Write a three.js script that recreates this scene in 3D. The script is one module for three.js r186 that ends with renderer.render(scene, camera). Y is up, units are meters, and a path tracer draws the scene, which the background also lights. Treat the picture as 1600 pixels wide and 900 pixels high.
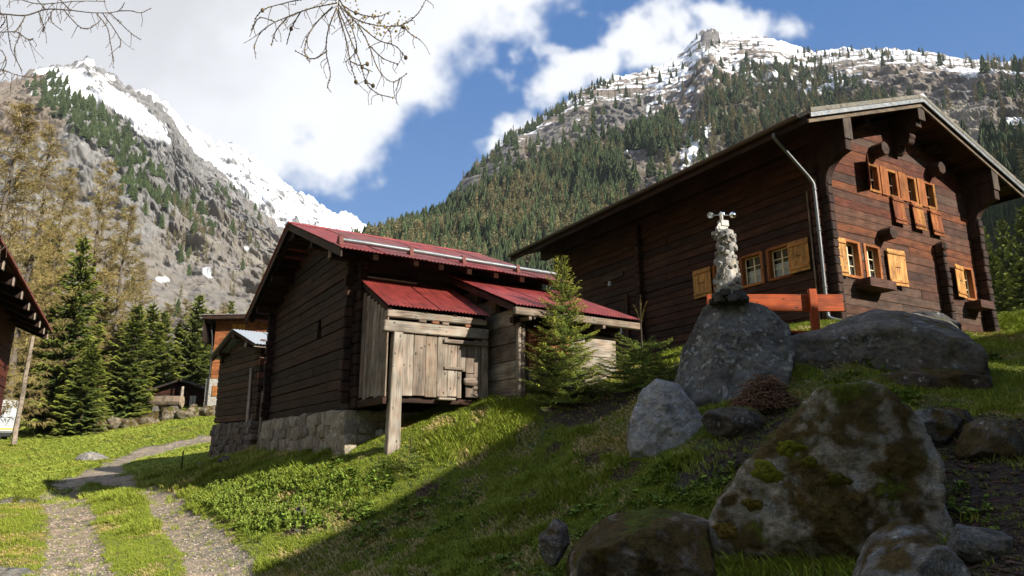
import * as THREE from 'three';
import { ImprovedNoise } from 'three/addons/math/ImprovedNoise.js';
import { mergeGeometries, mergeVertices, toCreasedNormals } from 'three/addons/utils/BufferGeometryUtils.js';

// ---------------------------------------------------------------- camera, sky, sun, exposure
const scene = new THREE.Scene();
const camera = new THREE.PerspectiveCamera(45.24, 16 / 9, 0.1, 9000);
camera.position.set(0, 1.55, 0);
camera.rotation.x = THREE.MathUtils.degToRad(13.3);
const SUN_AZ = 35, SUN_EL = 29;                       // degrees: azimuth from +x towards +z, elevation
const sunDir = new THREE.Vector3(
  Math.cos(SUN_AZ * Math.PI / 180) * Math.cos(SUN_EL * Math.PI / 180),
  Math.sin(SUN_EL * Math.PI / 180),
  Math.sin(SUN_AZ * Math.PI / 180) * Math.cos(SUN_EL * Math.PI / 180));
const sun = new THREE.DirectionalLight(new THREE.Color(1.0, 0.93, 0.82), 5.0);
sun.position.copy(sunDir).multiplyScalar(120);
sun.castShadow = true;
sun.shadow.mapSize.set(4096, 4096);
Object.assign(sun.shadow.camera, { left: -60, right: 60, top: 60, bottom: -60, near: 1, far: 400 });
scene.add(sun); scene.add(sun.target);
const renderer = new THREE.WebGLRenderer({ antialias: true });
renderer.setSize(1024, 576);
renderer.toneMapping = THREE.LinearToneMapping;
renderer.toneMappingExposure = 2.0;
renderer.shadowMap.enabled = true;

const perlin = new ImprovedNoise();
const nz = (x, y, z = 0) => perlin.noise(x, y, z);
function fbm(x, y, z, oct = 5, gain = 0.5, lac = 2.03) {
  let a = 1, s = 0, n = 0;
  for (let i = 0; i < oct; i++) { s += a * perlin.noise(x + i * 17.3, y - i * 9.1, z + i * 5.7); n += a; a *= gain; x *= lac; y *= lac; z *= lac; }
  return s / n * 1.6;
}
const clamp = (x, a = 0, b = 1) => Math.min(b, Math.max(a, x));
const lerp = (a, b, t) => a + (b - a) * t;
const smooth = (a, b, x) => { const t = clamp((x - a) / (b - a)); return t * t * (3 - 2 * t); };

// the sky: clear air that pales towards the horizon, one big cloud bank rolling over from the left and loose cumulus elsewhere
function makeSky() {
  const W = 3072, H = 1536, data = new Float32Array(W * H * 4);
  const P = 13.3 * Math.PI / 180, cp = Math.cos(P), sp = Math.sin(P);
  // edge of the cloud bank on the plane square to the view (tangents of angles)
  const bank = [[0.12, 0.62], [0.095, 0.43], [0.05, 0.395], [0.005, 0.365], [-0.04, 0.335], [-0.07, 0.30], [-0.09, 0.262], [-0.125, 0.262], [-0.150, 0.235], [-0.165, 0.20], [-0.20, 0.162], [-0.255, 0.155], [-0.30, 0.15], [-0.42, 0.10], [-0.8, -0.05], [-2.2, -0.5]];
  const puffs = [[0.045, 0.285, 0.05, 0.035], [0.075, 0.30, 0.07, 0.03], [0.12, 0.325, 0.075, 0.04], [0.175, 0.365, 0.075, 0.045], [0.235, 0.385, 0.07, 0.04], [0.285, 0.40, 0.06, 0.028], [0.345, 0.378, 0.055, 0.035], [0.395, 0.378, 0.04, 0.026], [0.2, 0.33, 0.07, 0.05], [0.0, 0.235, 0.05, 0.03], [-0.025, 0.205, 0.03, 0.025]];
  const wisps = [[-0.01, 0.31, 0.035, 0.02], [0.07, 0.345, 0.05, 0.012], [0.0, 0.335, 0.03, 0.03], [0.14, 0.39, 0.05, 0.02]];
  const sdBank = (u, v) => {            // signed distance to the polyline, positive on the cloud's side
    let best = 1e9, sg = 1;
    for (let i = 0; i < bank.length - 1; i++) {
      const [ax, ay] = bank[i], [bx, by] = bank[i + 1], dx = bx - ax, dy = by - ay;
      const t = clamp(((u - ax) * dx + (v - ay) * dy) / (dx * dx + dy * dy));
      const ex = u - ax - dx * t, ey = v - ay - dy * t, d = ex * ex + ey * ey;
      if (d < best) { best = d; sg = (dx * (v - ay) - dy * (u - ax)) < 0 ? 1 : -1; }
    }
    return sg * Math.sqrt(best);
  };
  for (let j = 0; j < H; j++) {
    const el = ((j + 0.5) / H - 0.5) * Math.PI, dy = Math.sin(el), ce = Math.cos(el);
    for (let i = 0; i < W; i++) {
      const az = ((i + 0.5) / W - 0.5) * 2 * Math.PI, dx = Math.cos(az) * ce, dz = Math.sin(az) * ce;
      const k = (j * W + i) * 4;
      let r, g, b;
      if (dy < -0.02) { r = 0.10; g = 0.11; b = 0.09; }
      else {
        const h = Math.max(dy, 0);
        const f = Math.pow(1 - Math.min(1, h / 0.95), 2.2);
        r = lerp(0.030, 0.20, f); g = lerp(0.135, 0.41, f); b = lerp(0.39, 0.76, f);
        // clouds
        const fw = dy * sp - dz * cp, up = dy * cp + dz * sp;
        const q = 1 / (0.28 + h);                                // towards a flat cloud deck
        const px = dx * q, pz = dz * q;
        let d = fbm(px * 1.1 + 4, pz * 1.1, 1.7, 5) * 0.9 + 0.14;   // loose cumulus all round
        let wfront = 0, u = 0, v = 0;
        if (fw > 0.15) { u = dx / fw; v = up / fw; wfront = smooth(1.9, 1.0, Math.abs(u)) * smooth(0.15, 0.4, fw); }
        if (wfront > 0) {
          const n1 = fbm(u * 7 + 3, v * 7, 0.3, 6, 0.55), n2 = fbm(u * 20, v * 20 + 8, 2.3, 4, 0.55);
          let s = sdBank(u + n1 * 0.028, v + n1 * 0.022) * 7.5 + n1 * 0.5 + n2 * 0.22 + 0.08;
          for (const [cx, cy, rx, ry] of puffs) {
            const e = 1 - Math.hypot((u - cx) / rx, (v - cy) / ry);
            if (e > -.6) s = Math.max(s, e * 0.62 + n1 * 0.5 + n2 * 0.42 - 0.10);
          }
          for (const [cx, cy, rx, ry] of wisps) {
            const e = 1 - Math.hypot((u - cx) / rx, (v - cy) / ry);
            s = Math.max(s, Math.min(0.3, e * 0.4 + n1 * 0.5 + n2 * 0.4 - 0.16));
          }
          d = lerp(d, s, wfront);
        }
        const a = smooth(-0.04, 0.5, d) * 0.97;
        if (a > 0) {
          const n3 = fbm(px * 1.6 + 9, pz * 1.6 + 2, 6.1, 4);
          const core = smooth(0.4, 2.6, d + n3 * 0.9);            // the thick of the bank turns pale grey
          const c = lerp(0.94, 0.68, core) + n3 * 0.09;
          r = lerp(r, c * 0.985, a); g = lerp(g, c * 1.0, a); b = lerp(b, c * 1.035, a);
        }
      }
      data[k] = r * 0.58; data[k + 1] = g * 0.58; data[k + 2] = b * 0.58; data[k + 3] = 1;
    }
  }
  const t = new THREE.DataTexture(data, W, H, THREE.RGBAFormat, THREE.FloatType);
  t.mapping = THREE.EquirectangularReflectionMapping;
  t.magFilter = t.minFilter = THREE.LinearFilter; t.colorSpace = THREE.LinearSRGBColorSpace; t.needsUpdate = true;
  return t;
}
scene.background = makeSky();
scene.environment = scene.background;
// ---------------------------------------------------------------- helpers
function rng(seed) { let a = seed >>> 0; return () => { a |= 0; a = a + 0x6D2B79F5 | 0; let t = Math.imul(a ^ a >>> 15, 1 | a); t = t + Math.imul(t ^ t >>> 7, 61 | t) ^ t; return ((t ^ t >>> 14) >>> 0) / 4294967296; }; }
const V = (x, y, z) => new THREE.Vector3(x, y, z);
const col = (r, g, b) => new THREE.Color().setRGB(r, g, b);
const taken = new Map();
function numbered(n) { const k = taken.get(n) || 0; taken.set(n, k + 1); return k ? n + '_' + String(k).padStart(3, '0') : n; }
function tag(o, label, category, group, kind) {
  if (label) o.userData.label = label; if (category) o.userData.category = category;
  if (group) o.userData.group = group; if (kind) o.userData.kind = kind; return o;
}
function thing(name, label, category, pos = [0, 0, 0], turn = 0, group) {
  const o = new THREE.Group(); o.name = numbered(name); o.position.set(...pos); o.rotation.y = turn; scene.add(o);
  return tag(o, label, category, group);
}
function part(parent, name, geo, mat, label) {
  const m = new THREE.Mesh(geo, mat); m.name = name; m.castShadow = m.receiveShadow = true; parent.add(m);
  if (label) m.userData.label = label; return m;
}
function solo(name, geo, mat, label, category, group) { const m = part(scene, numbered(name), geo, mat); return tag(m, label, category, group); }
function struct(name, geo, mat) { const m = part(scene, numbered(name), geo, mat); m.userData.kind = 'structure'; return m; }

// uv in metres: planar by the side a face points to, the grain along the longest side
function uvMetres(g, long, ou = 0, ov = 0) {
  const p = g.attributes.position, n = g.attributes.normal, uv = new Float32Array(p.count * 2);
  for (let i = 0; i < p.count; i++) {
    const c = [p.getX(i), p.getY(i), p.getZ(i)], m = [Math.abs(n.getX(i)), Math.abs(n.getY(i)), Math.abs(n.getZ(i))];
    let ax = m[0] >= m[1] && m[0] >= m[2] ? 0 : m[1] >= m[2] ? 1 : 2;
    let rest = [0, 1, 2].filter(k => k !== ax);
    if (rest[1] === long) rest = [rest[1], rest[0]];
    uv[2 * i] = c[rest[0]] + ou; uv[2 * i + 1] = c[rest[1]] + ov;
  }
  g.setAttribute('uv', new THREE.BufferAttribute(uv, 2)); return g;
}
// a hexahedron from its 8 corners (bottom a b c d anticlockwise from above, then top) with chamfered edges
function hexa(cs, cham = 0.006, long = 0, rnd = 0) {
  const c = V(0, 0, 0); cs = cs.map(q => V(...q)); cs.forEach(q => c.add(q)); c.divideScalar(8);
  const faces = [[0, 3, 2, 1], [4, 5, 6, 7], [0, 1, 5, 4], [1, 2, 6, 5], [2, 3, 7, 6], [3, 0, 4, 7]];
  const pos = []; const inset = {};
  faces.forEach((f, k) => {
    const fc = V(0, 0, 0); f.forEach(i => fc.add(cs[i])); fc.divideScalar(4);
    f.forEach((i, m) => {
      const a = cs[f[(m + 3) % 4]].clone().sub(cs[i]), b = cs[f[(m + 1) % 4]].clone().sub(cs[i]);
      const la = a.length(), lb = b.length();
      inset[k + '_' + i] = cs[i].clone().addScaledVector(a, Math.min(cham / la, 0.3)).addScaledVector(b, Math.min(cham / lb, 0.3));
    });
  });
  const tri = (a, b, d) => { const nn = b.clone().sub(a).cross(d.clone().sub(a)), m = a.clone().add(b).add(d).divideScalar(3).sub(c); if (nn.dot(m) < 0) [b, d] = [d, b]; pos.push(...a.toArray(), ...b.toArray(), ...d.toArray()); };
  const quad = (a, b, d, e) => { tri(a, b, d); tri(a, d, e); };
  faces.forEach((f, k) => quad(...f.map(i => inset[k + '_' + i])));
  const done = new Set();
  faces.forEach((f, k) => f.forEach((i, m) => {
    const j = f[(m + 1) % 4], key = Math.min(i, j) + ',' + Math.max(i, j); if (done.has(key)) return; done.add(key);
    const o = faces.findIndex((g, q) => q !== k && g.includes(i) && g.includes(j));
    quad(inset[k + '_' + i], inset[k + '_' + j], inset[o + '_' + j], inset[o + '_' + i]);
  }));
  for (let i = 0; i < 8; i++) { const ks = faces.map((f, k) => f.includes(i) ? k : -1).filter(k => k >= 0); tri(...ks.map(k => inset[k + '_' + i])); }
  const g = new THREE.BufferGeometry(); g.setAttribute('position', new THREE.Float32BufferAttribute(pos, 3)); g.computeVertexNormals();
  return uvMetres(g, long, rnd * 7.3, rnd * 3.1);
}
// axis-aligned chamfered box between two corners
function bx(x0, x1, y0, y1, z0, z1, cham = 0.006, rnd = 0) {
  const s = [x1 - x0, y1 - y0, z1 - z0], long = s[0] >= s[1] && s[0] >= s[2] ? 0 : s[1] >= s[2] ? 1 : 2;
  return hexa([[x0, y0, z0], [x1, y0, z0], [x1, y0, z1], [x0, y0, z1], [x0, y1, z0], [x1, y1, z0], [x1, y1, z1], [x0, y1, z1]], cham, long, rnd);
}
// a squared beam from a to b, w wide and h high, square to `up`
function beam(a, b, w, h, cham = 0.006, rnd = 0, up = [0, 1, 0]) {
  a = V(...a); b = V(...b); const d = b.clone().sub(a), L = d.length(); d.normalize();
  const s = V(...up).cross(d).normalize(), u = d.clone().cross(s).normalize();
  const g = bx(-w / 2, w / 2, -h / 2, h / 2, 0, L, cham, rnd);
  g.applyMatrix4(new THREE.Matrix4().makeBasis(s, u, d).setPosition(a)); return g;
}
function tube(pts, r, seg = 24, rad = 10) { return new THREE.TubeGeometry(new THREE.CatmullRomCurve3(pts.map(p => V(...p)), false, 'catmullrom', 0.15), seg, r, rad, false); }
function bent(g, amp, freq, seed) {      // small unevenness of a hewn piece
  const p = g.attributes.position;
  for (let i = 0; i < p.count; i++) { const x = p.getX(i), y = p.getY(i), z = p.getZ(i); p.setXYZ(i, x + amp * nz(x * freq + seed, y * freq, z * freq), y + amp * nz(x * freq, y * freq + seed, z * freq), z + amp * nz(x * freq, y * freq, z * freq + seed)); }
  g.computeVertexNormals(); return g;
}
// ---------------------------------------------------------------- textures (what surfaces are made of)
function dataTex(w, h, fn, srgb = true) {
  const d = new Uint8Array(w * h * 4);
  for (let j = 0; j < h; j++) for (let i = 0; i < w; i++) { const c = fn(i / w, j / h, i, j), k = (j * w + i) * 4; d[k] = clamp(c[0]) * 255; d[k + 1] = clamp(c[1]) * 255; d[k + 2] = clamp(c[2]) * 255; d[k + 3] = 255; }
  const t = new THREE.DataTexture(d, w, h, THREE.RGBAFormat); t.wrapS = t.wrapT = THREE.RepeatWrapping; t.magFilter = THREE.LinearFilter; t.minFilter = THREE.LinearMipmapLinearFilter; t.generateMipmaps = true;
  if (srgb) t.colorSpace = THREE.SRGBColorSpace; t.needsUpdate = true; return t;
}
const tileN = (u, v, fu, fv, s) => {      // noise that tiles over the unit square
  const a = nz(u * fu, v * fv, s), b = nz((u - 1) * fu, v * fv, s), c = nz(u * fu, (v - 1) * fv, s), d = nz((u - 1) * fu, (v - 1) * fv, s);
  return lerp(lerp(a, b, u), lerp(c, d, u), v) * 1.3;
};
// wood grain: u along the fibre. Multiplied with the material's colour
const woodF = (u, v) => {
  const w = tileN(u, v, 3, 4, 1.3) * 0.05, vv = v + w;
  let g = tileN(u, vv - Math.floor(vv), 3, 60, 2.2) * 0.55 + tileN(u, vv - Math.floor(vv), 6, 140, 4.2) * 0.5 + tileN(u, v, 4, 9, 7.7) * 0.7;
  return g;
};
const knots = (() => { const r = rng(77), o = []; for (let i = 0; i < 26; i++) o.push([r(), r(), .006 + .008 * r()]); return o; })();
function knotF(u, v) { let b = 0; for (const [x, y, s] of knots) { let dx = Math.abs(u - x), dy = Math.abs(v - y); dx = Math.min(dx, 1 - dx); dy = Math.min(dy, 1 - dy); b = Math.max(b, 1 - Math.hypot(dx / (s * 1.4), dy / (s * 1.6))); } return smooth(0, .5, b); }
const woodMap = dataTex(1024, 512, (u, v) => { const g = woodF(u, v), s = tileN(u, v, 9, 5, 12.1), q = tileN(u, v, 3, 3, 21.5) * 0.5 + tileN(u, v, 14, 22, 23.5) * 0.35, kn = knotF(u, v), k = clamp((0.84 + g * 0.36 + s * 0.12 + q * 0.30) * (1 - .55 * kn), 0.16, 1); return [k, k * (0.985 + s * 0.05 - q * 0.08), k * (0.97 + s * 0.08 - q * 0.10)]; });
const woodBump = dataTex(1024, 512, (u, v) => { const k = 0.5 + woodF(u, v) * 0.5; return [k, k, k]; }, false);
const woodRough = dataTex(512, 256, (u, v) => { const k = 0.85 + tileN(u, v, 6, 40, 5.2) * 0.2; return [k, k, k]; }, false);
for (const t of [woodMap, woodBump, woodRough]) t.repeat.set(1 / 1.7, 1 / 0.85);
function wood(r, g, b, bump = 0.004, rough = 0.9) { return new THREE.MeshPhysicalMaterial({ specularIntensity: .35, color: col(r, g, b), map: woodMap, bumpMap: woodBump, bumpScale: bump, roughness: rough, roughnessMap: woodRough, vertexColors: false }); }
const stoneMap = dataTex(512, 512, (u, v) => { const a = tileN(u, v, 6, 6, 1.1) * 0.6 + tileN(u, v, 17, 17, 3.1) * 0.5 + tileN(u, v, 60, 60, 5.1) * 0.6, k = clamp(0.78 + a * 0.32), w = tileN(u, v, 9, 9, 9.2); return [k * (1 + w * 0.06), k, k * (1 - w * 0.08)]; });
const stoneBump = dataTex(512, 512, (u, v) => { const a = tileN(u, v, 9, 9, 1.4) * 0.5 + tileN(u, v, 25, 25, 3.4) * 0.35 + tileN(u, v, 80, 80, 5.4) * 0.3; return [0.5 + a * 0.5, 0.5 + a * 0.5, 0.5 + a * 0.5]; }, false);
function stone(r, g, b, bump = 0.012) { return new THREE.MeshPhysicalMaterial({ specularIntensity: .4, color: col(r, g, b), map: stoneMap, bumpMap: stoneBump, bumpScale: bump, roughness: 0.95 }); }
const pick = (arr, r) => arr[Math.floor(r() * arr.length) % arr.length];
// ---------------------------------------------------------------- the ground: heights surveyed at points, a thin plate through them
const GC = [[-5.04,0.15,-8.55],[-3.33,0.15,-8.55],[-6.07,0.11,-8.77],[-7.92,0.49,-12.99],[-5.99,0.51,-12.78],[-9.33,0.47,-13.20],[-12.64,0.64,-20.25],[-9.50,0.66,-18.71],[-11.08,0.47,-13.20],[-18.52,0.74,-20.74],[-15.35,1.03,-26.33],[-15.56,1.56,-30.82],[-21.24,1.70,-31.82],[-25.19,2.02,-34.83],[-23.93,2.35,-38.86],[-36.67,2.05,-36.87],[-16.67,2.76,-36.71],[-19.56,4.14,-44.60],[-23.43,4.26,-46.63],[-22.59,2.89,-40.78],[-41.11,5.08,-60.82],[-66.67,5.08,-60.82],[-50.00,5.08,-60.82],[-1.87,1.62,-11.29],[-6.35,1.55,-17.81],[-2.84,1.55,-12.10],[-4.69,1.50,-15.07],[0.26,2.55,-11.56],[2.05,2.88,-12.67],[-0.47,2.45,-12.17],[-2.76,2.30,-16.04],[-0.56,2.80,-17.41],[-4.88,2.30,-19.43],[-8.75,1.37,-21.62],[-6.75,1.07,-16.04],[-6.38,0.76,-14.06],[-3.93,0.65,-11.11],[-3.89,1.17,-12.42],[-2.98,1.39,-12.27],[0.00,0.32,-7.48],[-1.39,0.23,-8.02],[-2.53,0.18,-8.34],[1.15,0.46,-6.63],[0.00,1.09,-9.66],[-1.42,1.05,-10.60],[-0.41,1.70,-11.27],[0.92,1.60,-10.16],[1.46,1.16,-8.21],[0.86,2.30,-11.74],[2.11,2.63,-11.46],[1.57,2.08,-10.77],[1.83,1.67,-8.81],[2.76,2.43,-9.66],[3.03,2.06,-8.72],[1.74,1.04,-7.01],[1.76,0.54,-6.15],[2.44,0.56,-5.89],[2.86,0.58,-5.52],[2.61,0.51,-4.92],[3.33,0.74,-4.82],[4.07,1.28,-5.72],[3.69,1.22,-5.94],[4.89,1.64,-6.76],[4.81,2.02,-8.11],[5.77,2.11,-8.29],[4.45,2.47,-8.93],[4.61,3.35,-10.47],[6.31,3.11,-10.93],[9.11,3.33,-12.22],[6.85,4.12,-13.60],[11.80,4.25,-16.44],[9.33,4.15,-14.91],[4.64,4.10,-17.06],[3.13,3.60,-19.31],[1.07,3.40,-23.31],[5.78,4.80,-27.16],[3.13,3.45,-15.28],[13.84,5.20,-19.10],[14.28,4.50,-15.32],[0.00,0.00,0.00],[-3.00,-0.05,0.00],[-6.00,-0.10,0.00],[-12.00,-0.30,0.00],[2.00,0.35,-1.00],[5.00,1.30,-1.00],[10.00,2.60,-2.00],[15.00,4.60,-6.00],[20.00,5.40,-10.00],[0.00,-0.30,6.00],[-8.00,-0.60,8.00],[8.00,1.20,6.00],[16.00,3.50,4.00],[-3.00,0.05,-4.00],[0.00,0.10,-4.00],[-20.00,0.00,-8.00],[2.00,0.42,-4.00],[14.00,4.20,-15.00],[25.00,5.40,-20.00],[-30.00,0.50,-15.00],[-5.00,3.50,-45.00],[15.00,5.20,-40.00],[30.00,6.50,-40.00],[-60.00,2.00,-30.00],[-60.00,8.00,-70.00],[0.00,8.00,-75.00],[50.00,10.00,-70.00],[-40.00,-2.00,40.00],[0.00,-1.00,45.00],[40.00,8.00,40.00],[60.00,10.00,0.00]];
const tps = (() => {
  const N = GC.length, M = N + 3, A = [], U = r2 => r2 > 1e-9 ? 0.5 * r2 * Math.log(r2) : 0;
  for (let i = 0; i < N; i++) { const row = new Float64Array(M + 1); for (let j = 0; j < N; j++) row[j] = U(((GC[i][0] - GC[j][0]) ** 2 + (GC[i][2] - GC[j][2]) ** 2) / 100) + (i === j ? 0.012 : 0); row[N] = 1; row[N + 1] = GC[i][0] / 10; row[N + 2] = GC[i][2] / 10; row[M] = GC[i][1]; A.push(row); }
  for (let k = 0; k < 3; k++) { const row = new Float64Array(M + 1); for (let j = 0; j < N; j++) row[j] = k === 0 ? 1 : k === 1 ? GC[j][0] / 10 : GC[j][2] / 10; A.push(row); }
  for (let c = 0; c < M; c++) {
    let p = c; for (let r = c + 1; r < M; r++) if (Math.abs(A[r][c]) > Math.abs(A[p][c])) p = r; [A[c], A[p]] = [A[p], A[c]];
    for (let r = 0; r < M; r++) if (r !== c) { const f = A[r][c] / A[c][c]; if (f) for (let k = c; k <= M; k++) A[r][k] -= f * A[c][k]; }
  }
  const w = A.map((row, i) => row[M] / row[i]);
  return (x, z) => { let s = w[N] + w[N + 1] * x / 10 + w[N + 2] * z / 10; for (let j = 0; j < N; j++) s += w[j] * U(((x - GC[j][0]) ** 2 + (z - GC[j][2]) ** 2) / 100); return s; };
})();
// wheel tracks of the path (x, z, half width)
const tracks = [
  [[-1.2, 1.5, .4], [-2.6, -3.5, .4], [-5.05, -8.55, .36], [-6.5, -10.8, .33], [-7.9, -13, .32], [-10.2, -16.2, .5], [-12.2, -19.6, .55], [-13.9, -24, .5], [-15.2, -28, .65], [-15.6, -31.5, 1.1], [-13.8, -34, 1.1], [-9, -36.5, 1.2], [-2, -38, 1.2]],
  [[.5, 1.5, .4], [-.9, -3.5, .4], [-3.3, -8.55, .34], [-4.7, -10.7, .30], [-6.05, -12.8, .27], [-8, -15.8, .26], [-10.0, -18.6, .35], [-12.2, -21.6, .6], [-13.6, -24.5, .4]],
];
function trackAt(x, z) {           // > 0 inside a track, in metres from its edge
  let b = -9;
  for (const t of tracks) for (let i = 0; i < t.length - 1; i++) {
    const [ax, az, aw] = t[i], [bX, bz, bw] = t[i + 1], dx = bX - ax, dz = bz - az;
    const k = clamp(((x - ax) * dx + (z - az) * dz) / (dx * dx + dz * dz));
    b = Math.max(b, lerp(aw, bw, k) - Math.hypot(x - ax - dx * k, z - az - dz * k));
  }
  return b;
}
const pathAt = (x, z) => trackAt(x, z) + lerp(.10, .45, smooth(14, 24, -z)) * fbm(x * 1.3, z * 1.3, 3.1, 4) + 0.06 * nz(x * 6, z * 6, 1.2);
// bare soil under and between the boulders (x, z, radius)
const soilSpots = [[3.9, -5.6, 1.0], [4.6, -6.4, 1.1], [2.5, -7.6, .75], [3.0, -8.3, .6], [3.9, -4.8, .8], [2.0, -5.6, .5], [1.3, -11.5, .9], [2.2, -11.3, .8], [.6, -10.2, .2], [5.3, -7.2, .8], [1.0, -6.0, .45], [0.2, -9.0, .15], [-2.9, -9.8, .15], [4.3, -9.9, .6], [-1.2, -10.2, .15], [1.1, -9.3, .2], [1.4, -8.6, .2], [.7, -6.9, .2], [3.4, -7.0, .5], [4.1, -5.0, 1.3], [4.9, -6.0, 1.3], [5.0, -7.2, .9], [3.3, -4.4, .7], [3.9, -7.3, .6], [1.9, -5.2, .5]];
function soilAt(x, z) { let b = -9; for (const [a, c, r] of soilSpots) b = Math.max(b, 1 - Math.hypot(x - a, z - c) / r); return b * 0.8 + 0.5 * fbm(x * 1.9, z * 1.9, 8.8, 3); }
function groundY(x, z) {
  const r = Math.hypot(x, z + 8), far = 4 + 0.05 * (r - 60);
  let h = r < 95 ? tps(x, z) : far; if (r > 55) h = lerp(h, far, smooth(55, 90, r));
  const t = trackAt(x, z), rough = smooth(0.3, -0.8, t);
  h += (0.10 * fbm(x * 0.5, z * 0.5, 2.2, 3) + 0.045 * fbm(x * 1.9, z * 1.9, 6.2, 3)) * rough * smooth(1.0, 4.0, Math.hypot(x, z));
  h -= 0.05 * smooth(-0.15, 0.15, t);
  return h;
}
const groundTex = dataTex(1024, 1024, (u, v) => { const a = tileN(u, v, 12, 12, 1.7), b = tileN(u, v, 45, 45, 2.7), c = tileN(u, v, 140, 140, 3.7), k = clamp(0.76 + a * 0.2 + b * 0.25 + c * 0.3, 0.2, 1); return [k * (1 + a * 0.08), k, k * (1 - b * 0.1)]; });
const groundBump = dataTex(1024, 1024, (u, v) => { const k = 0.5 + tileN(u, v, 40, 40, 5.7) * 0.35 + tileN(u, v, 120, 120, 6.7) * 0.4; return [k, k, k]; }, false);
groundTex.repeat.set(0.4, 0.4); groundBump.repeat.set(0.4, 0.4);
{
  const n = 410, pos = [], colr = [], uv = [], gi = [], pi = [];
  const xs = [], zs = [], mask = [];
  for (let i = 0; i <= n; i++) { const t = i / n * 2 - 1; xs.push(-2 + 14 * t + 9 * Math.sign(t) * Math.max(0, Math.abs(t) - 0.55) ** 2 * 20 + 1800 * Math.sign(t) * Math.max(0, Math.abs(t) - 0.75) ** 4 * 256 / 1.0); zs.push(-11 + 13 * t + 9 * Math.sign(t) * Math.max(0, Math.abs(t) - 0.5) ** 2 * 20 + 1800 * Math.sign(t) * Math.max(0, Math.abs(t) - 0.75) ** 4 * 256); }
  for (let j = 0; j <= n; j++) for (let i = 0; i <= n; i++) {
    const x = xs[i], z = zs[j], y = groundY(x, z); pos.push(x, y, z); uv.push(x, z);
    const p = Math.hypot(x, z) < 60 ? pathAt(x, z) : -9; mask.push(p);
    const so = smooth(-0.05, 0.35, soilAt(x, z)), a = fbm(x * 0.8, z * 0.8, 4.4, 4), b = fbm(x * 3.1, z * 3.1, 9.4, 3);
    let r = 0.105 + 0.03 * a + 0.02 * b, g = 0.15 + 0.03 * a + 0.02 * b, bl = 0.026;
    const dry = smooth(0.15, 0.55, b + 0.4 * a); r = lerp(r, 0.16, dry * 0.7); g = lerp(g, 0.125, dry * 0.7); bl = lerp(bl, 0.06, dry * 0.7);
    r = lerp(r, 0.062 + 0.02 * b, so); g = lerp(g, 0.040 + 0.014 * b, so); bl = lerp(bl, 0.026, so);
    const e = smooth(-0.3, 0.0, p); r = lerp(r, 0.20, e * 0.7); g = lerp(g, 0.165, e * 0.7); bl = lerp(bl, 0.10, e * 0.7);
    if (p > -0.02) { const k = 0.9 + 0.28 * b + 0.2 * a; r = 0.46 * k; g = 0.375 * k; bl = 0.275 * k; }
    colr.push(r, g, bl);
  }
  for (let j = 0; j < n; j++) for (let i = 0; i < n; i++) {
    const a = j * (n + 1) + i, b = a + 1, c = a + n + 1, d = c + 1;
    (mask[a] + mask[b] + mask[c] > 0 ? pi : gi).push(a, c, b); (mask[d] + mask[b] + mask[c] > 0 ? pi : gi).push(b, c, d);
  }
  const mk = idx => { const g = new THREE.BufferGeometry(); g.setAttribute('position', new THREE.Float32BufferAttribute(pos, 3)); g.setAttribute('color', new THREE.Float32BufferAttribute(colr, 3)); g.setAttribute('uv', new THREE.Float32BufferAttribute(uv, 2)); g.setIndex([...gi, ...pi]); g.computeVertexNormals(); g.setIndex(idx);
    const map = new Map(), P = [], C = [], T = [], N = [], I = []; for (const k of idx) { if (!map.has(k)) { map.set(k, P.length / 3); P.push(pos[3 * k], pos[3 * k + 1], pos[3 * k + 2]); C.push(colr[3 * k], colr[3 * k + 1], colr[3 * k + 2]); T.push(uv[2 * k], uv[2 * k + 1]); const nn = g.attributes.normal; N.push(nn.getX(k), nn.getY(k), nn.getZ(k)); } I.push(map.get(k)); }
    const o = new THREE.BufferGeometry(); o.setAttribute('position', new THREE.Float32BufferAttribute(P, 3)); o.setAttribute('color', new THREE.Float32BufferAttribute(C, 3)); o.setAttribute('uv', new THREE.Float32BufferAttribute(T, 2)); o.setAttribute('normal', new THREE.Float32BufferAttribute(N, 3)); o.setIndex(I); return o; };
  struct('ground', mk(gi), new THREE.MeshStandardMaterial({ vertexColors: true, map: groundTex, bumpMap: groundBump, bumpScale: 0.03, roughness: 1 }));
  struct('path', mk(pi), new THREE.MeshStandardMaterial({ vertexColors: true, map: groundTex, bumpMap: groundBump, bumpScale: 0.025, roughness: 1 }));
}
// ---------------------------------------------------------------- tree builders
class Soup {                       // triangles with a colour each
  constructor() { this.p = []; this.c = []; }
  tri(a, b, c, k) { this.p.push(a.x, a.y, a.z, b.x, b.y, b.z, c.x, c.y, c.z); for (let i = 0; i < 3; i++) this.c.push(k[0], k[1], k[2]); }
  // a twig: two slim crossing blades from a along d
  twig(a, d, l, w, k, up = V(0, 1, 0)) {
    const s = d.clone().cross(up); if (s.lengthSq() < 1e-4) s.set(1, 0, 0); s.normalize(); const u = s.clone().cross(d).normalize(), e = a.clone().addScaledVector(d, l), m = a.clone().addScaledVector(d, l * .4);
    for (const q of [s, u]) { const x = m.clone().addScaledVector(q, w), y = m.clone().addScaledVector(q, -w); this.tri(a, x, e, k); this.tri(a, e, y, k); }
  }
  geo() { const g = new THREE.BufferGeometry(); g.setAttribute('position', new THREE.Float32BufferAttribute(this.p, 3)); g.setAttribute('color', new THREE.Float32BufferAttribute(this.c, 3)); g.computeVertexNormals(); return g; }
}
const leafMat = new THREE.MeshPhysicalMaterial({ specularIntensity: .4, vertexColors: true, roughness: .85, side: THREE.DoubleSide });
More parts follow.
